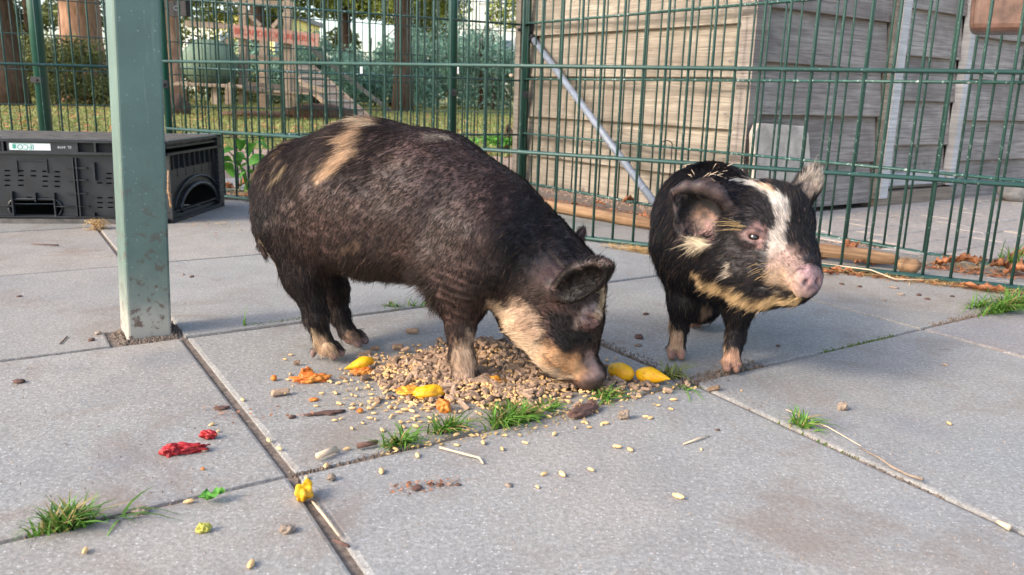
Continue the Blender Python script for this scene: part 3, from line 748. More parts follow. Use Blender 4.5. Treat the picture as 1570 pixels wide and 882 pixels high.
for (y0, y1, x0, x1) in ((CDn-.006, CDn, 0, CW), (.0, CDn, 0, .006)):
    c = (cpt(x0, y0, 0)+cpt(x1, y1, 0))/2; mb.box(c+up(zt/2), cx*(x1-x0)/2, cy*(y1-y0)/2, (0, 0, zt/2-.002))
mb.obj('back_wall', M['black_plastic_in'], crate)
mb = MB(); mb.box(cpt(CW/2, CDn/2, zt-.012), cx*(CW/2-.005), cy*(CDn/2-.005), (0, 0, .004)); mb.obj('base_plate', M['dusty_plastic'], crate)
for k in range(14):
    y = CDn*(k+.5)/14; mb = MB(); mb.box(cpt(CW/2, y, zt-.004), cx*CW/2, cy*.003, (0, 0, .005)); mb.obj('base_rib', M['dusty_plastic'], crate)
# label printing, upside down as the crate lies
def text(body, size, x, z, mat, parent, d=.0095):
    cu = bpy.data.curves.new('lettering', 'FONT'); cu.body = body; cu.size = size; cu.extrude = .0001; cu.align_x = 'CENTER'; cu.align_y = 'CENTER'
    tmp = bpy.data.objects.new('tmp', cu); COL.objects.link(tmp)
    dg = bpy.context.evaluated_depsgraph_get(); me = bpy.data.meshes.new_from_object(tmp.evaluated_get(dg)); bpy.data.objects.remove(tmp)
    me.materials.clear(); me.materials.append(mat)
    o = link('lettering', me, parent)
    R3 = Matrix((V3(-cx), Vector((0, 0, -1)), V3(nf))).transposed().to_4x4(); R3.translation = V3(cpt(x, 0, z)+nf*d)
    return o, R3
zl = zt-.0175
for (body, size, px, mat, par) in (('IFCO', .0165, 180, 'label_teal', 0), ('LL  6418', .0085, 455, 'label_grey', 0)):
    o, R3 = text(body, size, cr(px, 0)[0], zl, M[mat], crate, .0095 if px < 400 else .0088)
    o.matrix_parent_inverse = Matrix.Translation(-crate.location); o.matrix_basis = R3
mb = MB(); fbox(mb, cr(88, 0)[0], cr(112, 0)[0], zl-.0045, zl+.005, .0092, .0096); mb.obj('emblem', M['label_teal'], crate)
mb = MB(); fbox(mb, cr(92, 0)[0], cr(225, 0)[0], zl+.0065, zl+.0072, .0092, .0096); mb.obj('print_line', M['label_teal'], crate)

# ------------------------------------------------------------------ park background
def leaves(mb, c, rad, n, size, r, squash=1.0, shell=.35, aspect=1.8):
    for k in range(n):
        while True:
            v = np.array([r.uniform(-1, 1) for _ in range(3)]); l = np.linalg.norm(v)
            if l <= 1 and l > shell*r.random(): break
        p = np.asarray(c)+v*np.asarray(rad)
        a = np.array([r.gauss(0, 1) for _ in range(3)]); a /= np.linalg.norm(a); b = np.cross(a, [r.gauss(0, 1), r.gauss(0, 1), r.gauss(0, 1)]); b /= np.linalg.norm(b)+1e-9
        s = size*r.uniform(.6, 1.3)
        mb.add([p-a*s*aspect*.5, p+b*s*.35, p+a*s*aspect*.5, p-b*s*.35], [(0, 1, 2, 3)], r.random())
def bush(name, label, cat, base, w, d, h, mat, n, size, seed, clumps=10, z0=0., trunk=None, group=None):
    r = random.Random(seed); base = np.asarray(base, float)
    root = empty(name, base, label, cat, group)
    mb = MB()
    for k in range(clumps):
        c = base+np.array([r.uniform(-w, w)*.8, r.uniform(-d, d)*.8, z0+r.uniform(.15, .85)*h]); q = r.uniform(.22, .42)
        leaves(mb, c, (w*q+.1, d*q+.1, h*q*.8), n//clumps, size, r)
    mb.obj('crown', mat, root)
    mb = MB()
    for k in range(3 if trunk is None else 1):
        b = base+np.array([r.uniform(-w, w)*.3, 0, 0]) if trunk is None else base
        pts = [b+up(-.05)]; p = b.copy(); hh = (h+z0)*.9
        for q in range(5): p = p+np.array([r.uniform(-.05, .05), r.uniform(-.05, .05), hh/5]); pts.append(p.copy())
        rr_ = (trunk or .03); mb.tube(pts, [rr_*(1-.12*i) for i in range(6)], 10)
    for k in range(5):
        i = r.randint(2, 5); e = pts[i]+np.array([r.uniform(-w, w)*.7, r.uniform(-d, d)*.5, h*r.uniform(.05, .3)])
        mb.tube([pts[i], (pts[i]+e)/2+up(.05), e], [rr_*.4, rr_*.28, rr_*.1], 6)
    mb.obj('trunk', M['bark'], root, True)
    return root
def GP(x, yd): # x pixel at distance Y
    d = ray(x, 140); return np.array([d[0]/d[1]*yd, yd, -.03])
bush('hedge', 'clipped dark olive hedge on the far left beyond the lawn', 'hedge', GP(92, 12.5), 1.35, .5, .92, M['hedge'], 15000, .035, 11, 26)
bush('hedge', 'dark hedge stretch behind the play frame on the left', 'hedge', GP(300, 17), 2.0, .5, 1.0, M['hedge'], 9000, .05, 12, 22)
for (x, yd, w, h, s, lab) in ((500, 17, 1.1, 1.35, 21, 'silvery grey green bush rising behind the ramp'), (585, 18, 1.1, 1.55, 22, 'silvery grey green bush left of the dark trunk\'s foot'), (665, 19, 1.0, 1.5, 23, 'silvery grey green bush just left of the round fence post'), (755, 18, 1.15, 1.7, 24, 'tall grey green bush seen right of the round fence post'), (430, 19, 1.0, 1.2, 26, 'low grey green bush behind the play frame')):
    bush('willow_bush', lab, 'bush', GP(x, yd), w, .8, h, M['willow'], 9000, .055, s, 18, group='grey green bushes at the back of the park')
bush('dark_bush', 'dark green shrub mass low behind the grey green bushes', 'bush', GP(700, 22), 2.6, .7, .9, M['hedge'], 6000, .07, 31, 18)
def tree(name, label, x, yd, r, h, mat, lean=0., crown=None, n=9000, seed=1, lmat='crown', crown_z=1.9, cw=2.4):
    base = GP(x, yd); root = empty(name, base, label, 'tree', 'park trees'); q = random.Random(seed)
    mb = MB(); pts = []; rs = []
    for k in range(9):
        t = k/8; pts.append(base+np.array([lean*t*h+q.uniform(-.02, .02), 0, t*h-.05])); rs.append(r*(1.25-.25*min(1, t*6))*(1-.35*t) if t < 1 else r*.5)
    mb.tube(pts, rs, 18)
    o = mb.obj('trunk', mat, root, True)
    for k in range(6):
        i = q.randint(4, 8); e = pts[i]+np.array([q.uniform(-1.6, 1.6), q.uniform(-1, 1), q.uniform(.2, .9)])
        lm = MB(); lm.tube([pts[i], pts[i]*.5+e*.5+up(.12), e], [r*.3, r*.2, r*.06], 8); lm.obj('limb', mat, root, True)
    if crown:
        mb = MB()
        for k in range(crown):
            c = base+np.array([q.uniform(-cw, cw), q.uniform(-1.2, 1.2), crown_z+q.uniform(0, 2.2)])
            leaves(mb, c, (q.uniform(.5, .95), .6, q.uniform(.3, .6)), n//crown, .085, q)
        mb.obj('crown', M[lmat], root)
    return root
tree('broadleaf_tree', 'thick dark trunk at the far left edge of the park', 8, 11.5, .24, 4, M['bark'], 0, 14, 9000, 2, 'crown', 1.8)
tree('broadleaf_tree', 'broad reddish flaking trunk behind the hedge beside the sage green post', 132, 14.5, .36, 4.5, M['bark_pale'], 0, 12, 8000, 3, 'crown', 2.4)
tree('broadleaf_tree', 'pale barked trunk just right of the sage green post', 266, 12, .16, 4, M['bark_pale'], .0, 10, 7000, 4, 'crown', 1.7)
tree('broadleaf_tree', 'straight dark brown trunk in front of the grey green bushes', 617, 14.5, .16, 4.5, M['bark'], 0, 14, 11000, 5, 'crown', 1.7)
tree('broadleaf_tree', 'darker thin trunk far behind the play frame', 400, 22, .22, 5, M['bark'], 0, 18, 12000, 6, 'crown', 1.7, 4)
tree('broadleaf_tree', 'far tree with autumn foliage above the grey green bushes', 530, 23, .2, 5, M['bark'], 0, 16, 14000, 7, 'crown', 1.55, 2.6)
tree('broadleaf_tree', 'far tree with brown tinged leaves left of the shed', 850, 20, .2, 5, M['bark'], 0, 12, 6000, 8, 'crown', 2.1, 1.4)
tree('broadleaf_tree', 'far tree behind the far left hedge', 60, 20, .2, 5, M['bark'], 0, 18, 10000, 9, 'hedge', 1.2, 2.6)
# houses far behind
def house(label, x0, x1, yd, h, mat, seed, rows=2, cols=4, zb=0.):
    a = GP(x0, yd); b = GP(x1, yd); w = b[0]-a[0]; root = empty('house', (a+b)/2, label, 'house')
    mb = MB(); mb.box(((a+b)/2)+np.array([0, 3, h/2]), (w/2, 0, 0), (0, 3, 0), (0, 0, h/2)); mb.obj('wall', mat, root)
    mb = MB(); mb.box(((a+b)/2)+np.array([0, 3, h+.1]), (w/2+.2, 0, 0), (0, 3.2, 0), (0, 0, .1)); mb.obj('roof', M['roof'], root)
    for i in range(cols):
        for j in range(rows):
            c = a+np.array([w*(i+.5)/cols, -.03, h*(j+.5)/rows]); ww, hh = w/cols*.28, h/rows*.3
            mb = MB(); mb.box(c, (ww, 0, 0), (0, .04, 0), (0, 0, hh)); f = mb.obj('window', M['white_card'], root)
            pm = MB(); pm.box(c+np.array([0, -.045, 0]), (ww*.85, 0, 0), (0, .01, 0), (0, 0, hh*.86)); pn = link('pane', pm.me('pane', M['glass'])); pn.parent = f; pn.matrix_parent_inverse = Matrix.Translation(-root.location) @ Matrix.Identity(4) if False else Matrix.Identity(4)
    return root
house('pale rendered building showing through the trees left of the shed', 650, 830, 42, 7.5, M['render_wall'], 1, 2, 5)
house('white building glimpsed behind the play frame', 225, 345, 40, 3.1, M['render_wall'], 2, 1, 4)
house('pale yellow building glimpsed behind the play frame', 335, 445, 38, 3.3, M['yellow_wall'], 3, 1, 4)

# play frame with deck, sign board, ramp
PY = 9.3
def pp(x, y, dy=0.): # pixel -> point on vertical plane at distance PY+dy
    d = ray(x, y); return C0+d*((PY+dy)/d[1])
play = empty('climbing_frame', pp(440, 160), 'old timber climbing frame with deck and cleated ramp on the lawn', 'play frame')
def beam(a, b, w, name='beam', mat='wood_old', d=None):
    a = np.asarray(a); b = np.asarray(b); t = (b-a)/np.linalg.norm(b-a); y = np.array([0, 1, 0]); z = np.cross(t, y); z /= np.linalg.norm(z)
    mb = MB(); mb.box((a+b)/2, (b-a)/2, y*(d or w)/2, z*w/2); return mb.obj(name, M[mat], play)
PX = 1/F*PY*1.03
for (x, y0, y1, dy, w) in ((373, -10, 160, 0, .075), (441, 0, 165, 0, .07), (405, 60, 165, .8, .09), (351, 60, 160, .9, .07), (452, 60, 165, .9, .05), (330, 130, 160, -.3, .06), (307, 128, 140, .2, .05)):
    beam(pp(x, y0, dy), pp(x, y1, dy), w, 'upright')
for (x0, y0, x1, y1, dy, w) in ((345, 2, 452, 8, 0, .06), (285, 36, 362, 42, .2, .06), (270, 128, 372, 133, -.3, .035), (374, 138, 455, 146, 0, .045), (374, 128, 500, 140, .4, .045), (460, 128, 500, 140, -.2, .05), (374, 86, 445, 92, .5, .04), (376, 16, 400, 40, 0, .04), (440, 18, 418, 42, 0, .04)):
    beam(pp(x0, y0, dy), pp(x1, y1, dy), w, 'crossbeam')
for k in range(9):
    a = pp(272+k*12, 129, -.3+.0); beam(a, a+np.array([0, .9, 0.005]), .06, 'deck_board') if False else None
for k in range(8):
    c = pp(280+k*13, 129+k*.6, 0); mb = MB(); mb.box(c, (.042, 0, 0), (0, .4, 0), (0, 0, .012)); mb.obj('deck_board', M['wood_old'], play)
for k in range(9):
    c = pp(382+k*14, 137+k*.9, .3); mb = MB(); mb.box(c, (.046, 0, 0), (0, .35, 0), (0, 0, .012)); mb.obj('deck_board', M['wood_old'], play)
# sign board with faded red lettering
sgn = beam(pp(354, 47, -.1), pp(489, 62, -.1), .135, 'sign_board', 'sign_wood', .03)
a = pp(354, 47, -.1); b = pp(489, 62, -.1); sxd = (b-a)/np.linalg.norm(b-a)
rr = random.Random(4)
cu = bpy.data.curves.new('t', 'FONT'); cu.body = 'BEL.AND.ET.VLUNDEREN'; cu.size = .085; cu.extrude = .002; cu.align_x = 'CENTER'; cu.align_y = 'CENTER'
tmp = bpy.data.objects.new('tmp', cu); COL.objects.link(tmp); me = bpy.data.meshes.new_from_object(tmp.evaluated_get(bpy.context.evaluated_depsgraph_get())); bpy.data.objects.remove(tmp)
me.materials.clear(); me.materials.append(M['sign_paint'])
o = link('lettering', me); o.parent = play
Z_ = np.cross(sxd, [0, 1, 0]); Z_ = Z_/np.linalg.norm(Z_)
Rm = Matrix((V3(sxd), V3(Z_), Vector((0, -1, 0)))).transposed().to_4x4(); Rm.translation = V3((a+b)/2+np.array([0, -.018, 0]))
o.matrix_parent_inverse = Matrix.Translation(-play.location); o.matrix_basis = Rm @ Matrix.Diagonal((.9, 1, 1, 1))
# ramp
r0a, r0b = pp(455, 98, .3), pp(430, 95, -.1)
top_a = pp(478, 96, .4); bot_a = P(560, 178, -.02); top_b = pp(430, 97, -.1); bot_b = P(518, 182, -.02)
wv = np.array([.34, .0, 0])
T0 = pp(452, 96, 2.4); B0 = P(545, 181, -.02)
dirr = (B0-T0)/np.linalg.norm(B0-T0); LR = np.linalg.norm(B0-T0)
side = np.cross(dirr, [0, 0, 1]); side[2] = 0; side /= np.linalg.norm(side); nrm_ = np.cross(side, dirr)
if nrm_[2] < 0: nrm_ = -nrm_
WR = side*.19
for k in range(14):
    c = T0+dirr*LR*(k+.5)/14; mb = MB(); mb.box(c, WR, dirr*LR/29, nrm_*.012); mb.obj('ramp_board', M['wood_old'], play)
    if k % 2 == 0:
        mb = MB(); mb.box(c+nrm_*.022, WR*.95, dirr*.02, nrm_*.012); mb.obj('cleat', M['wood_lit'], play)
for s in (-1, 1):
    mb = MB(); mb.box((T0+B0)/2+WR*s*1.05, dirr*LR/2, WR*.06, nrm_*.03); mb.obj('ramp_rail', M['wood_old'], play)
ha = pp(466, 66, 2.4); hb = P(600, 172, -.02)
mb = MB(); mb.box((ha+hb)/2, (hb-ha)/2, (0, .03, 0), (0, 0, .035)); mb.obj('handrail', M['wood_old'], play)
me = blob('round_barrel', M['green_barrel'], (.30, .30, .25), 5, 4, .03)
c = pp(322, 97, -.1); o = link('round_barrel', me, None, loc=c, label='round grey green barrel standing on the low wooden deck left of the climbing frame', cat='barrel')
for (x, y, w, h, lab) in ((262, 148, .22, .16, 'dark log stump on the lawn near the sage green post'), (400, 165, .5, .05, 'low dark log lying under the climbing frame'), (490, 160, .45, .12, 'dark earth mound beneath the ramp')):
    p = P(x, y+12, -.03) if y > 150 else pp(x, y); p = pp(x, y, .8); p[2] = h*.4-.03
    link('dark_log', blob('dark_log', M['bark'], (w, .2, h), x, 3, .2), None, loc=p, label=lab, cat='log')

# lawn: blades and fallen leaves
rg = random.Random(99)
mb = MB()
for k in range(30000):
    yd = 3.9+16*rg.random()**1.5; x = rg.uniform(-60, 860); b = GP(x, yd)
    h = rg.uniform(.010, .03)*(1+yd*.03); wd = rg.uniform(.003, .006)*(1+yd*.12); a = rg.uniform(0, 6.28); l = rg.uniform(-.02, .02)
    mb.add([b+np.array([math.cos(a)*wd, math.sin(a)*wd, 0]), b-np.array([math.cos(a)*wd, math.sin(a)*wd, 0]), b+np.array([l, l*.5, h])], [(0, 1, 2)], rg.random())
mb.obj('lawn_grass', M['lawn_grass'], None, kind='stuff', label='short patchy lawn of the park beyond the fences', cat='grass')
mb = MB()
for k in range(2200):
    yd = 3.8+16*rg.random()**1.3; b = GP(rg.uniform(-40, 850), yd)+up(rg.uniform(.01, .03)); s = rg.uniform(.015, .03)*(1+yd*.03); a = rg.uniform(0, 6.28)
    ca, sa = math.cos(a)*s, math.sin(a)*s
    mb.add([b+np.array([ca, sa, rg.uniform(0, .012)]), b+np.array([-sa*.6, ca*.6, 0]), b-np.array([ca, sa, 0]), b+np.array([sa*.6, -ca*.6, rg.uniform(0, .012)])], [(0, 1, 2, 3)], rg.random())
mb.obj('lawn_leaves', M['dryleaf'], None, kind='stuff', label='fallen brown leaves strewn over the park lawn', cat='leaves')
# gravelly crumbs on the soil strips
mb = MB()
for k in range(5000):
    t = rg.random()
    if k < 3300: x = rg.uniform(-1.9, .05); y = rg.uniform(2.62, 3.8)
    else:
        tt = rg.random(); x = .1+(1.05-.1)*tt+rg.gauss(0, .03); y = 3.02+(1.75-3.02)*tt+rg.gauss(.0, .04)
    s = rg.uniform(.002, .007); b = np.array([x, y, -.006]); a = rg.uniform(0, 6)
    mb.add([b+s*np.array([math.cos(a+q*2.09), math.sin(a+q*2.09), 0]) for q in range(3)]+[b+up(s)], [(0, 1, 3), (1, 2, 3), (2, 0, 3)])
mb.obj('soil_crumbs', M['gravel'], None, kind='stuff', label='loose stony crumbs on the soil strip between the fences', cat='gravel')

# ------------------------------------------------------------------ pigs: one smooth surface grown from blended limbs, then a coat of hairs
def nz(v): v = np.asarray(v, float); return v/np.linalg.norm(v)
class Body:
    def __init__(s): s.ops = []
    def cone(s, a, b, ra, rb, k=.02, op='u', flat=None):
        s.ops.append(('c', np.asarray(a, float), np.asarray(b, float), ra, rb, k, op, flat)); return s
    def ell(s, c, axes, r, k=.01, op='u'):
        A = np.array([nz(a) for a in axes]); s.ops.append(('e', np.asarray(c, float), A, np.asarray(r, float), 0, k, op, None)); return s
    @staticmethod
    def dist(o, p):
        if o[0] == 'c':
            _, a, b, ra, rb, k, op, flat = o
            if flat is not None:      # squash towards plane through a with normal n by factor f
                n, f = flat; q = ((p-a) @ n)*(f-1); p = p+q[..., None]*n
            ba = b-a; bb = ba @ ba
            h = np.clip(((p-a) @ ba)/bb, 0, 1) if bb > 1e-12 else np.zeros(p.shape[:-1])
            d = np.linalg.norm(p-a-h[..., None]*ba, axis=-1)-(ra+(rb-ra)*h)
            return d
        _, c, A, r, _, k, op, _ = o
        q = (p-c) @ A.T; k0 = np.linalg.norm(q/r, axis=-1); k1 = np.linalg.norm(q/r**2, axis=-1)+1e-9
        return k0*(k0-1)/k1
    @staticmethod
    def comb(f, d, k, op):
        if op == 'u':
            h = np.maximum(k-np.abs(f-d), 0)/k; return np.minimum(f, d)-h*h*k*.25
        h = np.maximum(k-np.abs(f+d), 0)/k; return np.maximum(f, -d)+h*h*k*.25
    def ev(s, p, ops=None):
        p = np.asarray(p, float); f = np.full(p.shape[:-1], .08)
        for o in (ops or s.ops): f = s.comb(f, s.dist(o, p), o[5], o[6])
        return f
    def bbox(s, o):
        if o[0] == 'c':
            r = max(o[3], o[4]); return np.minimum(o[1], o[2])-r, np.maximum(o[1], o[2])+r
        r = max(o[3]); return o[1]-r, o[1]+r
    def hit(s, x, y, z0=.7, z1=1.5):
        zs = np.arange(z0, z1, .002); d = ray(x, y); pts = C0+zs[:, None]*d
        f = s.ev(pts); i = np.where(f < 0)[0]
        if len(i) == 0: i = [int(np.argmin(f))]
        return pts[i[0]]
    def polygon(s, h=.0025):
        bs = [s.bbox(o) for o in s.ops if o[6] == 'u']; lo = np.min([b[0] for b in bs], 0)-.012; hi = np.max([b[1] for b in bs], 0)+.012
        lo[2] = max(lo[2], -.01)
        n = np.ceil((hi-lo)/h).astype(int); f = np.full(tuple(n), .08, dtype=np.float32)
        ax = [lo[i]+h*np.arange(n[i]) for i in range(3)]
        for o in s.ops:
            b0, b1 = s.bbox(o); m = o[5]+.012
            i0 = np.maximum(0, np.floor((b0-m-lo)/h).astype(int)); i1 = np.minimum(n, np.ceil((b1+m-lo)/h).astype(int)+1)
            if np.any(i1 <= i0): continue
            g = np.stack(np.meshgrid(*[ax[i][i0[i]:i1[i]] for i in range(3)], indexing='ij'), -1)
            sl_ = tuple(slice(i0[i], i1[i]) for i in range(3))
            f[sl_] = s.comb(f[sl_], s.dist(o, g), o[5], o[6])
        Z = np.broadcast_to(ax[2], f.shape); f = np.maximum(f, (.0012-Z)).astype(np.float32)
        import openvdb
        gr = openvdb.FloatGrid(.08); gr.copyFromArray(f)
        pts, quads = gr.convertToQuads(0.0)
        pts = pts.astype(float)*h+lo
        return pts, quads
def vnoise(p, sc, seed=0):
    """cheap smooth value noise, vectorised"""
    p = np.asarray(p)*sc+seed*17.13; i = np.floor(p).astype(np.int64); f = p-i; f = f*f*(3-2*f); out = 0
    for dx in (0, 1):
        for dy in (0, 1):
            for dz in (0, 1):
                hsh = ((i[..., 0]+dx)*73856093) ^ ((i[..., 1]+dy)*19349663) ^ ((i[..., 2]+dz)*83492791)
                hsh = (hsh ^ (hsh >> 13))*1274126177; v = ((hsh ^ (hsh >> 16)) & 0xffff)/65535.
                w = (f[..., 0] if dx else 1-f[..., 0])*(f[..., 1] if dy else 1-f[..., 1])*(f[..., 2] if dz else 1-f[..., 2])
                out = out+w*v
    return out
def rgbl(c): return np.array(hexc(*c))
def paint(pts, base, patches, warp=.006):
    col = np.tile(base, (len(pts), 1)).astype(float)
    wp = pts+np.stack([vnoise(pts, 90, k)-.5 for k in (1, 2, 3)], -1)*2*warp+np.stack([vnoise(pts, 300, k)-.5 for k in (4, 5, 6)], -1)*warp*.8
    for (a, b, r, c, soft, amt) in patches:
        a = np.asarray(a); b = np.asarray(b); ba = b-a; bb = ba @ ba
        h = np.clip(((wp-a) @ ba)/bb, 0, 1) if bb > 1e-12 else np.zeros(len(wp))
        d = np.linalg.norm(wp-a-h[:, None]*ba, axis=1)/r
        w = np.clip((1+soft-d)/(2*soft)+(vnoise(pts, 420, 7)-.5)*.5, 0, 1)*np.clip((1+soft-d)*4, 0, 1)*amt
        cl_ = rgbl(c); cl_ = cl_*.72+cl_.mean()*.28
        col = col*(1-w[:, None])+cl_*w[:, None]
    return col
def build_pig(B, name, label, base_fur, base_skin, fur_patches, skin_patches, flow, lens, nfur, seed, loc, h=.0025, wrinkle=None, default_len=.011, mottling=None, hoof=(150, 118, 106), inn=None):
    pts, quads = B.polygon(h)
    pts0 = pts.copy()
    e = .0015
    def grad(p): return np.stack([B.ev(p+np.eye(3)[i]*e)-B.ev(p-np.eye(3)[i]*e) for i in range(3)], -1)
    n = grad(pts); n /= (np.linalg.norm(n, axis=1, keepdims=True)+1e-9)
    dsp = (vnoise(pts, 60, 9)-.5)*.0022+(vnoise(pts, 160, 8)-.5)*.0009
    if wrinkle is not None: dsp = dsp+wrinkle(pts)
    keep = pts[:, 2] > .006
    pts = pts+n*(dsp*keep)[:, None]
    loc = np.asarray(loc, float)
    me = bpy.data.meshes.new(name)
    me.from_pydata((pts-loc).tolist(), [], [tuple(q) for q in quads.tolist()])
    # outward orientation
    me.update(); p0 = me.polygons[len(me.polygons)//2]
    if np.dot(np.array(p0.normal), n[p0.vertices[0]]) < 0: me.flip_normals()
    me.polygons.foreach_set('use_smooth', [True]*len(me.polygons))
    fc = paint(pts0, rgbl(base_fur), fur_patches)
    sk = paint(pts0, rgbl(base_skin), skin_patches)
    sk = sk*(.55+.9*vnoise(pts0, 45, 21)*vnoise(pts0, 130, 22)*2)[:, None]
    ca = me.attributes.new('col', 'FLOAT_COLOR', 'POINT')
    vc = sk*.6+fc*.4 if mottling is None else sk*(1-mottling)+fc*mottling
    vc = vc*(.72+.5*vnoise(pts0, 220, 3)[:, None])
    wh = np.clip((.0165-pts0[:, 2])/.003, 0, 1)[:, None]*(~inn(pts0) if inn is not None else np.ones(len(pts0), bool))[:, None]; vc = vc*(1-wh)+rgbl(hoof)*(.7+.5*vnoise(pts0, 150, 2)[:, None])*wh
    ca.data.foreach_set('color', np.concatenate([vc, np.ones((len(vc), 1))], 1).ravel().astype(np.float32))
    me.materials.append(attr_mat(name+'_skin', .55, .35, bump=True))
    o = bpy.data.objects.new(name, me); COL.objects.link(o); o.location = V3(loc); o['label'] = label; o['category'] = 'pig'
    # coat
    rs = np.random.RandomState(seed)
    q = np.asarray(quads); a, b, c, d = (pts[q[:, k]] for k in range(4))
    ar = np.linalg.norm(np.cross(c-a, d-b), axis=1)*.5; cum = np.cumsum(ar); tot = cum[-1]
    fi = np.searchsorted(cum, rs.rand(nfur)*tot); u, v = rs.rand(nfur, 1), rs.rand(nfur, 1)
    rp = (a[fi]*(1-u)+b[fi]*u)*(1-v)+(d[fi]*(1-u)+c[fi]*u)*v
    nn = grad(rp); nn /= (np.linalg.norm(nn, axis=1, keepdims=True)+1e-9)
    fa_ = np.array([x[0] for x in flow]); fd_ = np.array([nz(x[1]) for x in flow])
    dd = np.linalg.norm(rp[:, None, :]-fa_[None], axis=2)+.008
    w = dd**-4; w /= w.sum(1, keepdims=True); fl = w @ fd_
    fl = fl-nn*np.sum(fl*nn, 1, keepdims=True); fl /= (np.linalg.norm(fl, axis=1, keepdims=True)+1e-6)
    L = np.full(nfur, default_len); lift = np.full(nfur, .28)
    for (cc, rr_, ll, lf) in lens:
        dist = np.linalg.norm(rp-np.asarray(cc), axis=1)/rr_; ww = np.clip((1.25-dist)/.5, 0, 1); L = L*(1-ww)+ll*ww; lift = lift*(1-ww)+lf*ww
    L = L*rs.uniform(.5, 1.35, nfur); guard = rs.rand(nfur) < .04; L[guard] *= 1.8
    keep = (L > .0012) & (rp[:, 2] > .0145)
    rp, nn, fl, L, lift, guard = rp[keep], nn[keep], fl[keep], L[keep], lift[keep], guard[keep]; m = len(rp)
    clump = np.stack([vnoise(rp, 120, k)-.5 for k in (11, 12, 13)], -1)*.55
    j = rs.normal(0, .16, (m, 3))+clump
    dirn = fl+nn*lift[:, None]+j*(1-.3); dirn -= nn*np.minimum(0, np.sum(dirn*nn, 1, keepdims=True)-.10)
    dirn /= np.linalg.norm(dirn, axis=1, keepdims=True)
    d2 = fl+j*.6-nn*.05; d2 /= np.linalg.norm(d2, axis=1, keepdims=True)
    P0 = rp-nn*.0006; P1 = rp+dirn*L[:, None]*.35; P2 = P1+(dirn*.5+d2*.5)*L[:, None]*.33; P3 = P2+(dirn*.2+d2*.8)*L[:, None]*.32
    allp = np.stack([P0, P1, P2, P3], 1); allp[..., 2] = np.maximum(allp[..., 2], .001)
    allp = (allp-loc).reshape(-1, 3).astype(np.float32)
    hc_ = bpy.data.hair_curves.new('fur'); hc_.add_curves([4]*m)
    hc_.attributes['position'].data.foreach_set('vector', allp.ravel()) if 'position' in hc_.attributes else hc_.position_data.foreach_set('vector', allp.ravel())
    ra = hc_.attributes.get('radius') or hc_.attributes.new('radius', 'FLOAT', 'POINT')
    th = rs.uniform(.7, 1.35, m); th[guard] *= 1.25
    rad = np.stack([.00017*th, .00015*th, .00010*th, .00003*th], 1).ravel().astype(np.float32); ra.data.foreach_set('value', rad)
    hcn = paint(rp, rgbl(base_fur), fur_patches, .008)
    hcn = hcn*rs.uniform(.6, 1.5, (m, 1))
    tan = rs.rand(m) < .06; hcn[tan] = hcn[tan]*.5+rgbl((150, 122, 100))*.5*rs.uniform(.2, 1, (tan.sum(), 1))
    hcn = np.clip(hcn, 0, 1)
    at = hc_.attributes.new('col', 'FLOAT_COLOR', 'CURVE'); at.data.foreach_set('color', np.concatenate([hcn, np.ones((m, 1))], 1).ravel().astype(np.float32))
    hc_.materials.append(attr_mat(name+'_hair', .55, .18))
    f = bpy.data.objects.new('fur', hc_); COL.objects.link(f); f.parent = o; f['kind'] = 'stuff'
    return o
CAMDIR = lambda p: nz(C0-np.asarray(p))

# ---- large pig, head down in the feed
HM = np.array([-.216, 1.025, 0]); TH = math.radians(-20)
f1 = np.array([math.cos(TH), math.sin(TH), 0]); n1 = np.array([f1[1], -f1[0], 0])     # n1: towards the camera side
def S(x, y, lat=0.): return onplane(x, y, HM+n1*lat, n1)
def Rr(x, y, r, lat=0.): return r*depth(S(x, y, lat))/F
def c1(B, p, q, k=.02, lat=0., lat2=None, flat=None, op='u'):
    lat2 = lat if lat2 is None else lat2
    B.cone(S(p[0], p[1], lat), S(q[0], q[1], lat2), Rr(*p, lat), Rr(*q, lat2), k, op, flat)
B = Body()
fl1 = (n1, 1.08)
c1(B, (478, 306, 90), (565, 306, 115), .025, flat=fl1)
c1(B, (565, 306, 115), (660, 318, 110), .025, flat=fl1)
c1(B, (660, 318, 110), (742, 356, 93), .025, flat=fl1)
c1(B, (742, 356, 93), (808, 400, 74), .025, flat=fl1)
c1(B, (808, 400, 74), (862, 440, 60), .025)
# head
c1(B, (858, 440, 66), (868, 492, 52), .02)
c1(B, (868, 490, 50), (882, 548, 31), .02)
c1(B, (880, 545, 31), (892, 566, 20), .012)
c1(B, (808, 480, 46), (855, 550, 27), .02)
c1(B, (812, 482, 40), (845, 535, 26), .02, lat=.022)
c1(B, (862, 556, 25), (884, 570, 15), .012)
# thigh + hind legs
c1(B, (450, 345, 52), (466, 420, 28), .03, lat=.035)
c1(B, (466, 420, 28), (484, 485, 16), .018, lat=.035)
c1(B, (484, 485, 16), (494, 518, 13), .010, lat=.033)
c1(B, (494, 518, 13), (502, 534, 14), .006, lat=.031)
c1(B, (484, 370, 48), (508, 440, 22), .03, lat=-.035)
c1(B, (508, 440, 22), (521, 485, 14), .015, lat=-.035)
c1(B, (521, 485, 14), (531, 506, 11), .008, lat=-.034)
c1(B, (531, 506, 11), (538, 517, 12), .006, lat=-.032)
# hooves: two toes each, dew claws
for (x, y, lat, s) in ((504, 541, .031, 1.0), (541, 523, -.032, .9)):
    c1(B, (x-2, y-7, 10*s), (x+9, y+5, 6.5*s), .002, lat=lat+.0075)
    c1(B, (x+6, y-9, 10*s), (x+19, y+0, 6.5*s), .002, lat=lat-.0065)
c1(B, (482, 538, 5), (480, 545, 4), .003, lat=.036)
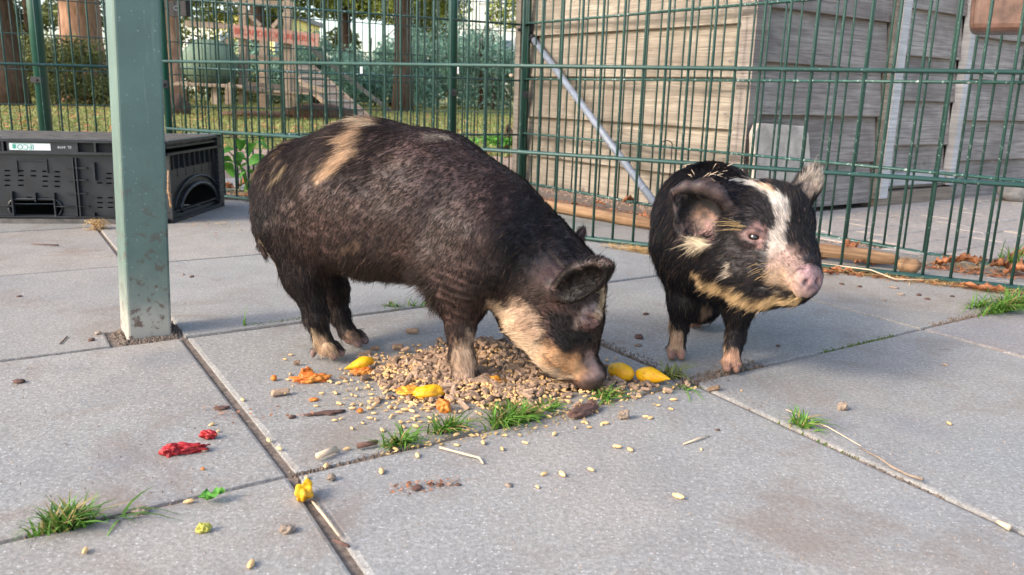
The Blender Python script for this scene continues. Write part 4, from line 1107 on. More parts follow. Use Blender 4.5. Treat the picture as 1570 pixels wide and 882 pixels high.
# forelegs
c1(B, (712, 400, 56), (704, 458, 31), .03, lat=.045)
c1(B, (704, 458, 31), (706, 506, 20), .016, lat=.047)
c1(B, (706, 506, 20), (708, 545, 16), .010, lat=.048)
c1(B, (708, 545, 17), (713, 574, 18), .008, lat=.048)
c1(B, (705, 574, 12), (709, 591, 8.5), .002, lat=.053)
c1(B, (721, 574, 12), (728, 589, 8.5), .002, lat=.044)
c1(B, (730, 395, 50), (716, 465, 28), .03, lat=-.045)
c1(B, (716, 465, 28), (703, 512, 15), .015, lat=-.048)
c1(B, (703, 512, 15), (694, 545, 12), .010, lat=-.048)
c1(B, (694, 545, 12), (697, 560, 9), .005, lat=-.048)
# elbow fold and shoulder mass, flank
c1(B, (668, 402, 30), (688, 428, 28), .025, lat=.055)
c1(B, (742, 362, 58), (720, 412, 40), .03, lat=.045)
# tail
c1(B, (412, 318, 9), (394, 350, 5), .012, lat=.0)
c1(B, (394, 350, 5), (399, 376, 4), .008, lat=.0)
c1(B, (399, 376, 4), (408, 394, 3), .004, lat=.0)
# ear: thin cupped leaf towards the camera side, hanging forward over the eye
ec = S(882, 428, .066); up1 = np.array([0, 0, 1.])
tip = S(932, 398, .085); root_ = S(846, 452, .050)
ax1 = nz(tip-root_); vw = CAMDIR(ec); ax2 = nz(np.cross(vw, ax1)); ax3 = nz(np.cross(ax1, ax2)); ax3 = ax3 if ax3 @ vw > 0 else -ax3
ax2b = ax2 if ax2[2] > 0 else -ax2
ecc = (tip+root_)/2-ax2b*.003
B.ell(ecc, (ax1, ax2, ax3), (.046, .019, .012), .008)
B.cone(tip-ax1*.014-ax2b*.004, tip-ax2b*.006-ax1*.003, .012, .0055, .006, flat=(ax3, 2.2))
B.ell(ecc+ax3*.0095-ax2b*.003-ax1*.002, (ax1, ax2, ax3), (.0405, .0148, .013), .004, 's')
# far ear tip
B.cone(S(880, 385, -.035), S(894, 352, -.045), .010, .004, .006)
# brow, sunken eye, mouth line, snout rim
EYE1 = B.hit(905, 487)
B.ell(EYE1-CAMDIR(EYE1)*.002, (CAMDIR(EYE1), up1, f1), (.008, .012, .014), .008)
ee = B.hit(905, 489); B.ell(ee, (CAMDIR(ee), nz([0.3, 0, 1]), f1), (.006, .0025, .008), .003, 's')
m0 = [B.hit(x, y) for (x, y) in ((900, 583), (880, 577), (862, 568), (846, 556), (836, 545))]
for a, b in zip(m0[:-1], m0[1:]): B.cone(a, b, .0022, .0018, .003, 's')
sc_ = S(901, 572, .0); sax = nz(S(912, 588)-S(880, 540))
B.cone(sc_-sax*.004, sc_+sax*.003, .0185, .019, .004)
for s in (-1, 1): B.cone(sc_+sax*.006+n1*.006*s, sc_+n1*.006*s, .003, .003, .002, 's')
h1 = lambda x, y: B.hit(x, y)
CRM, TAN, GLD, PNK, BRN = (214, 178, 128), (196, 152, 96), (208, 142, 66), (196, 148, 132), (104, 76, 64)
def pat(H_, l, c, soft=.35, amt=.9):
    """l: list of (x, y, r px) along a stroke on the visible surface"""
    out = []
    for k in range(len(l)):
        a = l[k]; b = l[min(k+1, len(l)-1)]
        if k == len(l)-1 and len(l) > 1: break
        pa_ = H_(a[0], a[1]); pb_ = H_(b[0], b[1])
        if np.linalg.norm(pa_-pb_) > .07: continue
        if H_ is not h1 and a[0] > 1105 and a[1] < 470 and max(depth(pa_), depth(pb_)) > 1.075: continue
        out.append((pa_, pb_, (a[2]+b[2])/2*depth(pa_)/F, c, soft, amt))
    return out
fp = []
fp += pat(h1, [(566, 186, 14), (540, 212, 12), (528, 238, 10), (508, 255, 11), (492, 270, 8)], (214, 166, 112), .7, .85)
fp += pat(h1, [(520, 184, 8), (572, 190, 10)], (206, 178, 138), .6, .7)
fp += pat(h1, [(430, 220, 5), (440, 206, 5)], TAN, .8, .7)
fp += pat(h1, [(424, 240, 4), (452, 204, 4)], TAN, .9, .6)
fp += pat(h1, [(418, 280, 5), (440, 256, 5)], (206, 170, 110), .8, .7)
fp += pat(h1, [(410, 268, 4), (428, 250, 4)], (190, 150, 100), .9, .6)
fp += pat(h1, [(388, 245, 8), (382, 262, 8)], TAN, .8, .6)
fp += pat(h1, [(660, 208, 12), (680, 212, 8)], (170, 148, 120), .8, .5)
fp += pat(h1, [(528, 384, 6), (548, 376, 5)], (156, 120, 84), 1., .55)
fp += pat(h1, [(522, 327, 5), (536, 321, 4)], (150, 120, 92), 1., .4)
fp += pat(h1, [(602, 252, 7), (615, 246, 7)], (150, 116, 92), .9, .4)
fp += pat(h1, [(402, 372, 6), (418, 398, 5)], (206, 170, 110), .8, .8)
# face
fp += pat(h1, [(768, 478, 20), (785, 500, 27), (805, 525, 24), (838, 556, 22), (868, 568, 22)], (206, 170, 128), .3, .95)
fp += pat(h1, [(800, 475, 18), (815, 505, 18)], (198, 156, 116), .3, .95)
fp += pat(h1, [(845, 545, 16), (872, 560, 20), (885, 572, 12)], GLD, .5, .7)
fp += pat(h1, [(905, 545, 12), (910, 570, 10)], (170, 128, 112), .5, .8)
fp += pat(h1, [(925, 440, 9), (926, 462, 10), (920, 482, 7)], (214, 176, 120), .4, .9)
fp += pat(h1, [(884, 502, 10), (895, 480, 8), (912, 470, 7)], (170, 140, 124), .5, .75)
fp += pat(h1, [(858, 495, 20), (868, 520, 18), (895, 520, 18)], (20, 17, 18), .3, .95)
# feet
fp += pat(h1, [(490, 528, 16), (502, 540, 12)], (196, 154, 104), .4, .9)
fp += pat(h1, [(536, 512, 8), (546, 518, 8)], (160, 118, 84), .4, .9)
fp += pat(h1, [(478, 508, 5), (481, 530, 8)], (206, 170, 120), .5, .8)
fp += pat(h1, [(712, 538, 13), (712, 585, 25)], (196, 158, 118), .35, .9)
fp += pat(h1, [(720, 510, 6), (718, 540, 10)], (196, 158, 118), .5, .7)
fp += pat(h1, [(684, 535, 8), (684, 560, 8)], (170, 116, 90), .5, .9)
DK = []
for l, r0_ in (([(470, 440), (490, 515)], 30), ([(515, 440), (530, 500)], 20), ([(705, 430), (706, 515)], 34), ([(830, 330), (800, 380), (760, 430)], 34), ([(870, 380), (860, 420)], 26), ([(640, 200), (740, 240), (840, 320)], 16), ([(600, 432), (660, 430)], 16), ([(400, 250), (396, 330), (430, 400)], 24)):
    DK += pat(h1, [(x, y, r0_) for x, y in l], (22, 19, 21), .7, .8)
fp = DK+fp
skp = list(fp)
for (x, y, r, c, a) in ((600, 330, 60, (88, 64, 58), .55), (700, 300, 60, (92, 66, 58), .5), (560, 400, 40, (96, 70, 64), .5), (580, 410, 16, (134, 88, 84), .5), (690, 380, 40, (96, 66, 60), .5), (820, 360, 40, (70, 48, 46), .5), (430, 340, 30, (84, 60, 52), .4), (845, 420, 14, (96, 56, 56), .7),
                    (905, 487, 13, (186, 128, 118), .8), (905, 575, 18, (128, 94, 82), .85), (712, 575, 20, (196, 150, 130), .6)):
    skp += [(h1(x, y), h1(x, y), r*depth(h1(x, y))/F, c, .8, a)]
ei = ecc+ax3*.0; skp += [(ecc+ax3*.002-ax1*.02, ecc+ax3*.002+ax1*.024, .021, (16, 11, 12), .25, 1.0)]; fp += [(ecc-ax1*.02, ecc+ax1*.026, .024, (16, 13, 14), .25, 1.0)]
for (x, y) in ((852, 442), (862, 432), (874, 421), (886, 412), (898, 405), (910, 400), (922, 398)): skp += [(h1(x, y), h1(x, y), .0045, (136, 104, 96), .6, .8)]
for (x, y, lat) in ((512, 550, .038), (522, 546, .02), (550, 530, -.03), (560, 526, -.04), (712, 594, .052), (729, 592, .045)):
    p = S(x, y, lat); skp += [(p, p, .0095, (150, 116, 104), .25, .95)]
flow = []
def fw(H_, x, y, dx, dy):
    a = H_(x, y); b = H_(x+dx, y+dy); v = b-a
    if np.linalg.norm(v) > .15 or np.linalg.norm(v) < 1e-4: v = RM @ np.array([dx, -dy, 0])
    flow.append((a, v))
for t in ((420, 240, -14, 22), (400, 300, -4, 25), (520, 210, -28, 16), (560, 210, -24, 14), (500, 300, -15, 22), (480, 380, 2, 26), (600, 260, -24, 12), (600, 380, -16, 20), (700, 250, -24, 10), (700, 350, -12, 22), (780, 300, -20, 14), (640, 425, -22, 8), (560, 420, -10, 18),
          (480, 450, 6, 26), (490, 510, 6, 22), (705, 470, 2, 24), (710, 540, 2, 24), (520, 470, 4, 24), (830, 370, -18, 10), (870, 410, -18, 2), (790, 490, -18, 4), (820, 520, -20, 0), (850, 560, -22, -4), (870, 500, -8, -18), (900, 540, -4, -22), (924, 450, 0, -20), (890, 425, 16, -10), (750, 430, -8, 20), (545, 515, 8, 14)):
    fw(h1, *t)
lens = [(h1(x, y), r, l, lf) for (x, y, r, l, lf) in ((620, 300, .16, .0065, .16), (600, 430, .07, .016, .4), (650, 440, .03, .022, .7), (440, 230, .07, .013, .25), (545, 215, .05, .014, .2), (560, 190, .03, .015, .35), (480, 440, .05, .010, .3), (490, 525, .02, .010, .2), (800, 320, .05, .010, .4),
        (870, 500, .055, .005, .2), (800, 490, .035, .007, .3), (850, 560, .02, .006, .25), (905, 575, .02, .0008, .1), (905, 487, .009, .0022, .4), (712, 550, .02, .006, .3), (840, 415, .02, .002, .2))]
lens += [(ecc-ax1*.012, .022, .0055, .35), (ecc+ax1*.012, .022, .0055, .35), (tip, .008, .003, .5)]
for (x, y, lat) in ((512, 550, .038), (522, 546, .02), (550, 530, -.03), (560, 526, -.04), (712, 594, .052), (729, 592, .045)): lens += [(S(x, y, lat), .009, .0, 0)]
shc = h1(700, 455)
def wr1(p):
    d = np.linalg.norm(p-shc, axis=1); w = np.clip(1-d/.05, 0, 1)
    e2 = h1(905, 487); d2 = np.linalg.norm(p-e2, axis=1); w2 = np.clip(1-d2/.022, 0, 1)
    nk = np.linalg.norm(p-h1(858, 400), axis=1); w3 = np.clip(1-nk/.035, 0, 1)
    return w*np.sin(p[:, 2]*620+p[:, 0]*160+vnoise(p, 60, 4)*5)*.0009+w2*np.sin(d2*1500+vnoise(p, 200, 5)*4)*.0011+w3*np.sin((p[:, 0]+p[:, 2])*420)*.0012
# trunk patches for body
pig1 = build_pig(B, 'pig', 'large black pig with a tan stripe over its back, eating from the feed heap', (45, 36, 33), (90, 65, 58), fp, skp, flow, lens, 140000, 3, HM, wrinkle=wr1, default_len=.0075, hoof=(140, 112, 104), inn=lambda p: (p[:, 0] > .02))
e_ = h1(905, 489)
ey = link('eye', blob('eye', M['eye'], (.0045, .0045, .0045), 1, 3, 0), None, loc=None)
ey.parent = pig1; ey.location = V3(e_-CAMDIR(e_)*.0042-HM)

# ---- small pig facing the camera, head turned right
B2 = Body()
def c2(p, q, k=.02, flat=None, op='u'):
    a = D(p[0], p[1], p[2]); b = D(q[0], q[1], q[2]); B2.cone(a, b, p[3]*p[2]/F, q[3]*q[2]/F, k, op, flat)
zf = depth(P(1037, 550)); zf2 = depth(P(1122, 572)); zh = depth(P(1066, 502))
c2((1088, 320, 1.24, 71), (1083, 338, 1.16, 75), .025)
c2((1083, 338, 1.16, 75), (1082, 366, 1.09, 74), .025)
c2((1082, 372, 1.08, 74), (1086, 402, 1.05, 54), .025)
c2((1098, 366, 1.06, 72), (1140, 360, 1.01, 70), .03)
c2((1140, 348, 1.00, 72), (1180, 340, .99, 58), .025)
c2((1118, 398, 1.005, 56), (1165, 418, .97, 50), .025)
c2((1180, 350, .98, 56), (1205, 405, .95, 46), .025)
c2((1203, 405, .95, 45), (1228, 427, .925, 30), .015)
c2((1165, 428, .975, 45), (1210, 440, .945, 26), .015)
hd = nz([.34, -.92, -.10])
sn = D(1238, 431, .905); rgt = nz(np.cross(hd, [0, 0, 1])); upp = nz(np.cross(rgt, hd))
B2.ell(sn, (hd, rgt, upp), (.0085, .0195, .0205), .005)
for s in (-1, 1):
    q = sn+rgt*.0075*s+upp*.001; B2.ell(q+hd*.009, (hd, rgt, upp), (.008, .0032, .0045), .003, 's')
# forelegs
c2((1054, 420, 1.09, 38), (1047, 465, 1.085, 20), .02); c2((1047, 465, 1.085, 20), (1041, 500, zf, 13), .012); c2((1041, 500, zf, 13), (1038, 533, zf, 12), .006)
c2((1120, 425, 1.05, 36), (1132, 472, 1.04, 21), .02); c2((1132, 472, 1.04, 21), (1128, 512, zf2+.005, 14), .012); c2((1128, 512, zf2+.005, 14), (1122, 550, zf2, 12.5), .006)
for (x, y, z, w) in ((1037, 543, zf, 8), (1122, 562, zf2, 8.5)):
    for s in (-1, 1): c2((x+s*6.5, y-8, z, 8.5), (x+s*7.2, y+4, z-.010, 6), .001)
# hind legs
c2((1062, 430, 1.22, 40), (1066, 475, 1.22, 16), .02); c2((1066, 475, 1.22, 16), (1066, 492, zh, 11), .01)
c2((1095, 430, 1.23, 38), (1086, 470, 1.235, 16), .02); c2((1086, 470, 1.235, 16), (1083, 486, zh+.01, 11), .01)
for (x, y, z) in ((1066, 495, zh), (1083, 489, zh+.015)):
    for s in (-1, 1): c2((x+s*4, y-5, z, 7), (x+s*4.5, y+2, z-.006, 5.5), .002)
# left ear in the picture: big cup, upper edge folded forward
e0 = D(1078, 334, .972); vz = CAMDIR(e0); vz = nz(vz+np.array([-.25, 0, .05])); vx = nz(np.cross([0, 0, 1], vz)); vy = nz(np.cross(vz, vx))
tl_ = nz(vx*.95-vy*.15)
ty_ = nz(np.cross(vz, tl_))
B2.ell(e0, (tl_, ty_, vz), (.036, .040, .013), .010)
B2.ell(e0+vz*.0105+ty_*.000, (tl_, ty_, vz), (.030, .034, .014), .004, 's')
rp_ = [(1032, 293, .962, 5), (1050, 287, .955, 8), (1078, 287, .950, 10), (1102, 297, .950, 11), (1117, 315, .955, 9)]
for a, b in zip(rp_[:-1], rp_[1:]): c2(a, b, .008)
c2((1030, 300, .965, 4), (1040, 340, .965, 4), .006)
# right ear: upright pointed
ra_, rb_ = D(1218, 318, 1.005), D(1246, 270, 1.0)
rx = nz(rb_-ra_); rv = nz(CAMDIR(ra_)+np.array([.5, 0, 0])); ry = nz(np.cross(rv, rx)); rv = nz(np.cross(rx, ry)); rv = rv if rv @ CAMDIR(ra_) > 0 else -rv
B2.ell(ra_*.5+rb_*.5, (rx, ry, rv), (.033, .0185, .007), .008)
B2.ell(ra_*.45+rb_*.55+rv*.0065, (rx, ry, rv), (.025, .0135, .0055), .003, 's')
# eye mound and slit, brow
h2 = lambda x, y: B2.hit(x, y)
EYE2 = h2(1156, 364); vE = CAMDIR(EYE2); ue = nz(np.cross(vE, nz([1, 0, -.15]))); ue = ue if ue[2] > 0 else -ue; xe = nz(np.cross(ue, vE))
B2.ell(EYE2-vE*.002, (vE, xe, ue), (.0085, .016, .012), .010)
EY = h2(1156, 364)
B2.ell(EY, (vE, xe, ue), (.007, .0078, .0027), .0025, 's')
for off in (.0062, -.0056):
    B2.cone(EY+ue*off-xe*.009-vE*.002, EY+ue*off*1.25+vE*.0005, .0018, .0026, .003); B2.cone(EY+ue*off*1.25+vE*.0005, EY+ue*off+xe*.009-vE*.002, .0026, .0018, .003)
ml = [h2(x, y) for (x, y) in ((1232, 457), (1212, 452), (1190, 444), (1172, 438), (1158, 440))]
for a, b in zip(ml[:-1], ml[1:]): B2.cone(a, b, .002, .0016, .003, 's')
fp = []
fp += pat(h2, [(1138, 276, 7), (1160, 282, 9), (1180, 294, 10), (1195, 312, 11), (1204, 330, 11)], (200, 188, 174), .45, .9)
fp += pat(h2, [(1204, 330, 9), (1194, 358, 8), (1192, 378, 10), (1186, 392, 8)], (194, 178, 162), .5, .85)
fp += pat(h2, [(1170, 284, 9), (1185, 292, 9)], (226, 168, 116), .5, .8)
fp += pat(h2, [(1132, 274, 6), (1150, 276, 6)], (224, 190, 140), .6, .8)
fp += pat(h2, [(1198, 400, 16), (1215, 405, 18)], (160, 124, 106), .7, .75)
fp += pat(h2, [(1196, 425, 15), (1215, 440, 17), (1225, 452, 12)], (184, 146, 106), .5, .8)
fp += pat(h2, [(1070, 424, 11), (1100, 442, 14), (1135, 458, 13), (1165, 468, 12), (1200, 462, 12), (1225, 460, 8)], (214, 172, 104), .35, .95)
fp += pat(h2, [(1117, 403, 5), (1119, 414, 5)], (214, 190, 160), .6, .9)
fp += pat(h2, [(1148, 387, 3), (1172, 389, 3)], (150, 148, 148), 1., .4)
fp += pat(h2, [(1062, 372, 10), (1080, 378, 10)], (214, 188, 144), .5, .9)
fp += pat(h2, [(1156, 363, 16), (1160, 363, 15)], (150, 108, 98), .4, .9)
fp += pat(h2, [(1222, 345, 13), (1226, 362, 13)], (18, 16, 18), .25, .95)
fp += pat(h2, [(1214, 298, 7), (1213, 316, 7)], (44, 34, 32), .4, .8)
fp += [(ra_*.35+rb_*.65+rv*.006, rb_+rv*.003, .011, (206, 186, 166), .5, .9), (ra_*.8+rb_*.2+rv*.008, ra_*.35+rb_*.65+rv*.006, .009, (190, 160, 140), .5, .8)]
fp += pat(h2, [(1037, 513, 9), (1038, 540, 15)], (190, 146, 100), .3, .95)
fp += pat(h2, [(1028, 490, 5), (1026, 515, 7)], (196, 154, 104), .4, .9)
fp += pat(h2, [(1120, 543, 10), (1122, 558, 15)], (206, 148, 104), .3, .95)
fp += pat(h2, [(1108, 515, 4), (1109, 540, 6)], (206, 164, 112), .4, .9)
fp += pat(h2, [(1052, 488, 7), (1070, 478, 10)], (190, 146, 92), .5, .8)
fp += pat(h2, [(1082, 478, 7), (1086, 470, 7)], (170, 124, 80), .5, .7)
fp += pat(h2, [(1036, 292, 6), (1055, 286, 8), (1080, 287, 9), (1103, 297, 10), (1117, 313, 8)], (84, 62, 58), .5, .8)
fp += pat(h2, [(1034, 300, 4), (1040, 345, 4), (1050, 365, 4)], (120, 92, 84), .6, .7)
skp = list(fp)
for (x, y, r, c, a) in ((1238, 431, 26, (222, 160, 156), .95), (1100, 300, 20, (84, 62, 58), .7), (1060, 288, 18, (74, 54, 50), .7), (1075, 345, 22, (168, 118, 92), .85), (1078, 360, 14, (206, 134, 118), .9), (1072, 325, 12, (150, 104, 66), .7), (1150, 400, 30, (70, 52, 50), .5), (1156, 363, 17, (170, 120, 112), .9),
                    (1205, 398, 22, (196, 150, 128), .7), (1117, 312, 8, (110, 84, 78), .7), (1038, 318, 8, (120, 84, 78), .7)):
    skp += [(h2(x, y), h2(x, y), r*depth(h2(x, y))/F, c, .5, a)]
hoof2 = []
for (x, y, z) in ((1037, 548, zf), (1122, 567, zf2), (1066, 498, zh), (1083, 492, zh+.015)):
    for s in (-1, 1): hoof2.append(D(x+s*(7.5 if z < 1.15 else 4.5), y+2, z-.009))
for p in hoof2: skp += [(p, p, .0075 if p[1] < 1.12 else .006, (150, 112, 98), .2, .95)]
flow = []
for t in ((1060, 270, -6, 14), (1090, 260, 2, 10), (1015, 330, -4, 20), (1020, 400, 2, 22), (1040, 460, 0, 22), (1040, 520, 0, 20), (1130, 500, -2, 20), (1122, 545, 0, 18), (1110, 450, -12, 8), (1150, 465, -20, 8), (1200, 460, -20, 4), (1100, 410, -16, 8), (1150, 400, -20, 4), (1185, 380, -16, -14), (1200, 330, -8, -20), (1175, 290, -20, -8), (1130, 290, -20, -2), (1130, 330, -20, 4),
          (1210, 400, -14, -14), (1225, 355, -6, -18), (1240, 290, 6, -18), (1070, 375, -14, 10), (1070, 340, -6, 16), (1090, 295, 14, 6), (1080, 430, -14, 10), (1060, 400, -6, 20)):
    fw(h2, *t)
lens = [(h2(x, y), r, l, lf) for (x, y, r, l, lf) in ((1085, 260, .06, .014, .5), (1010, 380, .06, .013, .35), (1140, 310, .045, .008, .25), (1190, 320, .03, .009, .2), (1150, 400, .035, .006, .2), (1110, 445, .03, .014, .35), (1160, 465, .025, .012, .4), (1205, 405, .024, .0035, .3), (1225, 440, .02, .004, .3),
        (1156, 363, .014, .0022, .3), (1070, 375, .012, .013, .3), (1040, 520, .02, .006, .2), (1125, 545, .02, .006, .2))]
lens += [(sn+hd*.004, .0195, .0, 0), (e0+vz*.004+ty_*.006, .022, .0012, .3), (h2(1100, 300), .018, .002, .2)] + [(p, .008, .0, 0) for p in hoof2]
lens += [(h2(1240, 280), .012, .006, .5)] + [(h2(x, y), .009, .0018, .3) for (x, y) in ((1040, 290), (1055, 286), (1070, 286), (1085, 289), (1100, 297), (1114, 312), (1037, 320), (1040, 345))]
def wr2(p):
    d2 = np.linalg.norm(p-EY, axis=1); w2 = np.clip(1-d2/.02, 0, 1)*np.clip(d2/.011-1, 0, 1)
    ds = (p-sn) @ hd; rr_ = np.linalg.norm(p-sn, axis=1); w3 = np.clip(1-rr_/.045, 0, 1)*np.clip((-ds-.006)/.01, 0, 1)
    return w2*np.sin(d2*1900)*.0012+w3*np.sin(ds*650)*.0011
L2 = P(1080, 545)
pig2 = build_pig(B2, 'pig', 'smaller black pig with a white face blaze, its pink snout turned right', (22, 20, 23), (38, 31, 31), fp, skp, flow, lens, 140000, 5, L2, h=.0022, wrinkle=wr2, default_len=.0085, hoof=(146, 108, 90))
ey = link('eye', blob('eye', M['eye'], (.0062, .0062, .0062), 1, 3, 0), None); ey.parent = pig2; ey.location = V3(EY-vE*.0052-L2)
# long pale lashes and whiskers, straw bits on the back
mb = MB(); r = random.Random(8)
for k in range(14):
    a = h2(1140+r.uniform(-6, 6), 347+r.uniform(-7, 7)); v = RM @ np.array([-1, r.uniform(-.10, .28), .35]); v = v/np.linalg.norm(v)
    Lw = r.uniform(.018, .042); mb.tube([a, a+v*Lw*.5+up(.001), a+v*Lw], [.00028, .0002, .00008], 4)
for k in range(12):
    a = h2(1180+r.uniform(-16, 16), 415+r.uniform(-16, 16)); v = RM @ np.array([-1, r.uniform(-.5, .2), .5]); v = v/np.linalg.norm(v)
    mb.tube([a, a+v*.008, a+v*r.uniform(.014, .024)-up(.002)], [.00025, .0002, .00006], 4)
o = mb.me('whiskers', M['dry_grass']); 
at = o.attributes.new('tone', 'FLOAT', 'POINT'); at.data.foreach_set('value', [r.random() for _ in o.vertices])
w_ = bpy.data.objects.new('whiskers', o); COL.objects.link(w_); w_.parent = pig2; w_.matrix_parent_inverse = Matrix.Translation(-V3(L2)); w_['kind'] = 'stuff'
for k in range(16):
    x, y = r.uniform(1045, 1115), r.uniform(252, 280); a = h2(x, y)+CAMDIR(h2(x, y))*.006; t = r.uniform(0, 3.1); l = r.uniform(.006, .014)
    v = RM @ np.array([math.cos(t), math.sin(t)*.6, 0]); mb = MB(); mb.tube([a-v*l, a+up(.001), a+v*l], .0005, 4)
    m_ = mb.me('straw_bit', M['twig']); link('straw_bit', m_, None, label='short pale straw bit lying on the small pig\'s back', cat='straw', group='straw bits on the small pig\'s back')

# ------------------------------------------------------------------ feed heap
def heap(x, y):
    h = 0
    for (px, py, sx_, sy_, hh) in ((650, 575, .032, .045, .012), (700, 570, .04, .055, .016), (745, 552, .035, .05, .018), (800, 575, .05, .04, .010), (730, 600, .04, .025, .012), (860, 590, .06, .025, .006)):
        c = P(px, py); dx = (x-c[0])/sx_; dy = (y-c[1])/sy_; h = np.maximum(h, hh*np.exp(-.5*(dx*dx+dy*dy)*1.3))
    return h
gx = np.linspace(-.22, .20, 130); gy = np.linspace(.80, 1.14, 110); vs = []; fs = []
for j in range(110):
    for i in range(130):
        x, y = gx[i], gy[j]; vs.append((x, y, float(heap(x, y))-.0045+.0012*(math.sin(x*900)*math.cos(y*870))))
for j in range(109):
    for i in range(129): a = j*130+i; fs.append((a, a+1, a+131, a+130))
link('feed_crumbs', mesh('feed_crumbs', vs, fs, M['feed_mix'], True), None, kind='stuff', label='ground layer of fine feed crumbs under the pellets', cat='feed')
def pel_mesh(seed):
    r = random.Random(seed); mb = MB(); L = r.uniform(.0045, .0075)
    mb.tube([(-L, 0, 0), (-L*.8, 0, 0), (L*.8, 0, .0003), (L, 0, 0)], [.0022, .0028, .0028, .0021], 9)
    kk = r.uniform(.75, 1.15)
    me = mb.me('feed_pellet', M['pellet'], False)
    for v in me.vertices: v.co = Vector((v.co.x+r.uniform(-.001, .001), v.co.y*kk+r.uniform(-.0006, .0006), v.co.z*kk+r.uniform(-.0006, .0006)))
    return me
def ker_mesh(seed):
    r = random.Random(seed); a = r.uniform(.0035, .005); return blob('grain_kernel', M['kernel'], (a, a*.5, a*.38), seed, 2, .2)
PEL = [pel_mesh(k) for k in range(8)]; KER = [ker_mesh(k) for k in range(6)]
rf = random.Random(21)
def dens():
    while True:
        c = rf.choice(((640, 570, .035, .03), (690, 575, .035, .04), (740, 550, .04, .05), (790, 575, .04, .035), (730, 605, .045, .022), (860, 592, .06, .018), (700, 590, .05, .03), (760, 560, .05, .04)))
        p = P(c[0], c[1]); x = p[0]+rf.gauss(0, c[2]); y = p[1]+rf.gauss(0, c[3])
        if y < 1.09 and y > .80: return x, y
for k in range(290):
    x, y = dens()
    o = link('feed_pellet', PEL[k % 8], None, loc=(x, y, float(heap(x, y))+rf.uniform(.001, .004)), rot=(rf.uniform(0, 3), rf.uniform(-.5, .5), rf.uniform(0, 6.28)), label='short brown feed pellet lying in or around the feed heap', cat='feed pellet', group='pellets of the feed heap')
def scatter_mesh(srcs, n, name, mat, label, zoff=(0, .002), tilt=.4, fn=dens):
    V, Fc = [], []; off = 0
    for k in range(n):
        me = srcs[k % len(srcs)]; x, y = fn(); M4 = (Matrix.Translation((x, y, float(heap(x, y))+rf.uniform(*zoff))) @ Euler((rf.uniform(0, 6), rf.uniform(-tilt, tilt), rf.uniform(0, 6.28))).to_matrix().to_4x4() @ Matrix.Scale(rf.uniform(.7, 1.1), 4))
        V += [tuple(M4 @ v.co) for v in me.vertices]; Fc += [tuple(i+off for i in p.vertices) for p in me.polygons]; off += len(me.vertices)
    return link(name, mesh(name, V, Fc, mat), None, kind='stuff', label=label, cat='feed')
def kmini(seed):
    r = random.Random(seed); return blob('k', M['kernel'], (.0034, .0019, .0015), seed, 1, .3)
scatter_mesh(PEL, 500, 'small_pellets', M['pellet'], 'mass of smaller brown pellet pieces in the heap')
scatter_mesh([kmini(k) for k in range(5)], 2600, 'grain_mass', M['kernel'], 'mass of small golden grains mixed through the feed heap')
gk = 0
def kern(x, y, s=1., rot=None):
    global gk; gk += 1; p = P(x, y)
    o = link('grain_kernel', KER[gk % 6], None, loc=(p[0], p[1], float(heap(p[0], p[1]))+.0014*s), rot=(U(-.2, .2), 0, U(0, 6.28) if rot is None else rot), label='loose pale grain kernel scattered on the slabs', cat='grain kernel', group='grain kernels scattered on the slabs')
    s = s if s < .95 else .95+(s-.95)*.45
    o.scale = (s, s*.9, s*.9)
for (x, y, s) in ((700, 729-45, .9), (585, 725, 1.3), (741, 681, 1.4), (770, 690, 1.1), (946, 687, 1.3), (966, 691, 1.0), (834, 729, 1.3), (862, 729, 1.2), (824, 748, .8), (906, 722, 1.1), (850, 667, 1.1), (1040, 764, 1.6), (131, 848, 1.5), (385, 868, 1.4), (290, 772, 1.5), (428, 690, 1.3), (412, 677, 1.1), (372, 614, .8), (1455, 651, 1.2), (640, 700, 1), (606, 690, 1), (532, 690, 1.1), (512, 692, 1.0), (500, 716, 1.0), (660, 683, .9), (325, 652, .8), (335, 662, .7), (445, 575, .9), (470, 571, .9), (515, 604, 1), (548, 598, 1), (520, 620, 1), (540, 628, 1.2), (568, 628, 1.2), (575, 622, 1.2), (598, 626, 1.1), (612, 634, 1.3), (622, 630, 1.2), (640, 640, 1), (556, 650, .8), (700, 668, 1), (716, 662, 1), (732, 668, .9), (990, 640, .8), (446, 545, .8), (437, 552, .8), (1075, 690, .6), (805, 680, .8), (470, 735, 1.2)):
    kern(x, y, s)
for k in range(70): kern(rf.gauss(600, 60), rf.gauss(612, 26), rf.uniform(.6, 1.0))
for k in range(60): kern(rf.gauss(810, 90), rf.gauss(632, 14), rf.uniform(.6, 1.0))
for (x, y, ln, rot, lab) in ((430, 606, 2.4, .55, 'dark brown pellet lying alone on the slab left of the orange peel'), (632, 511, 2.0, -.1, 'short brown pellet behind the heap under the big pig\'s belly'), (575, 538, 1.6, .2, 'brown pellet just right of the big pig\'s hind hooves'), (610, 536, 1.5, .1, 'light brown pellet behind the heap\'s left edge'), (455, 560, 1.0, .3, 'tiny brown pellet left of the big pig\'s near hind hoof')):
    p = P(x, y); o = link('feed_pellet', PEL[int(x) % 8], None, loc=(p[0], p[1], .0035), rot=(0, 0, rot), label=lab, cat='feed pellet', group='pellets of the feed heap'); o.scale = (ln*.6, 1.2, 1.2)
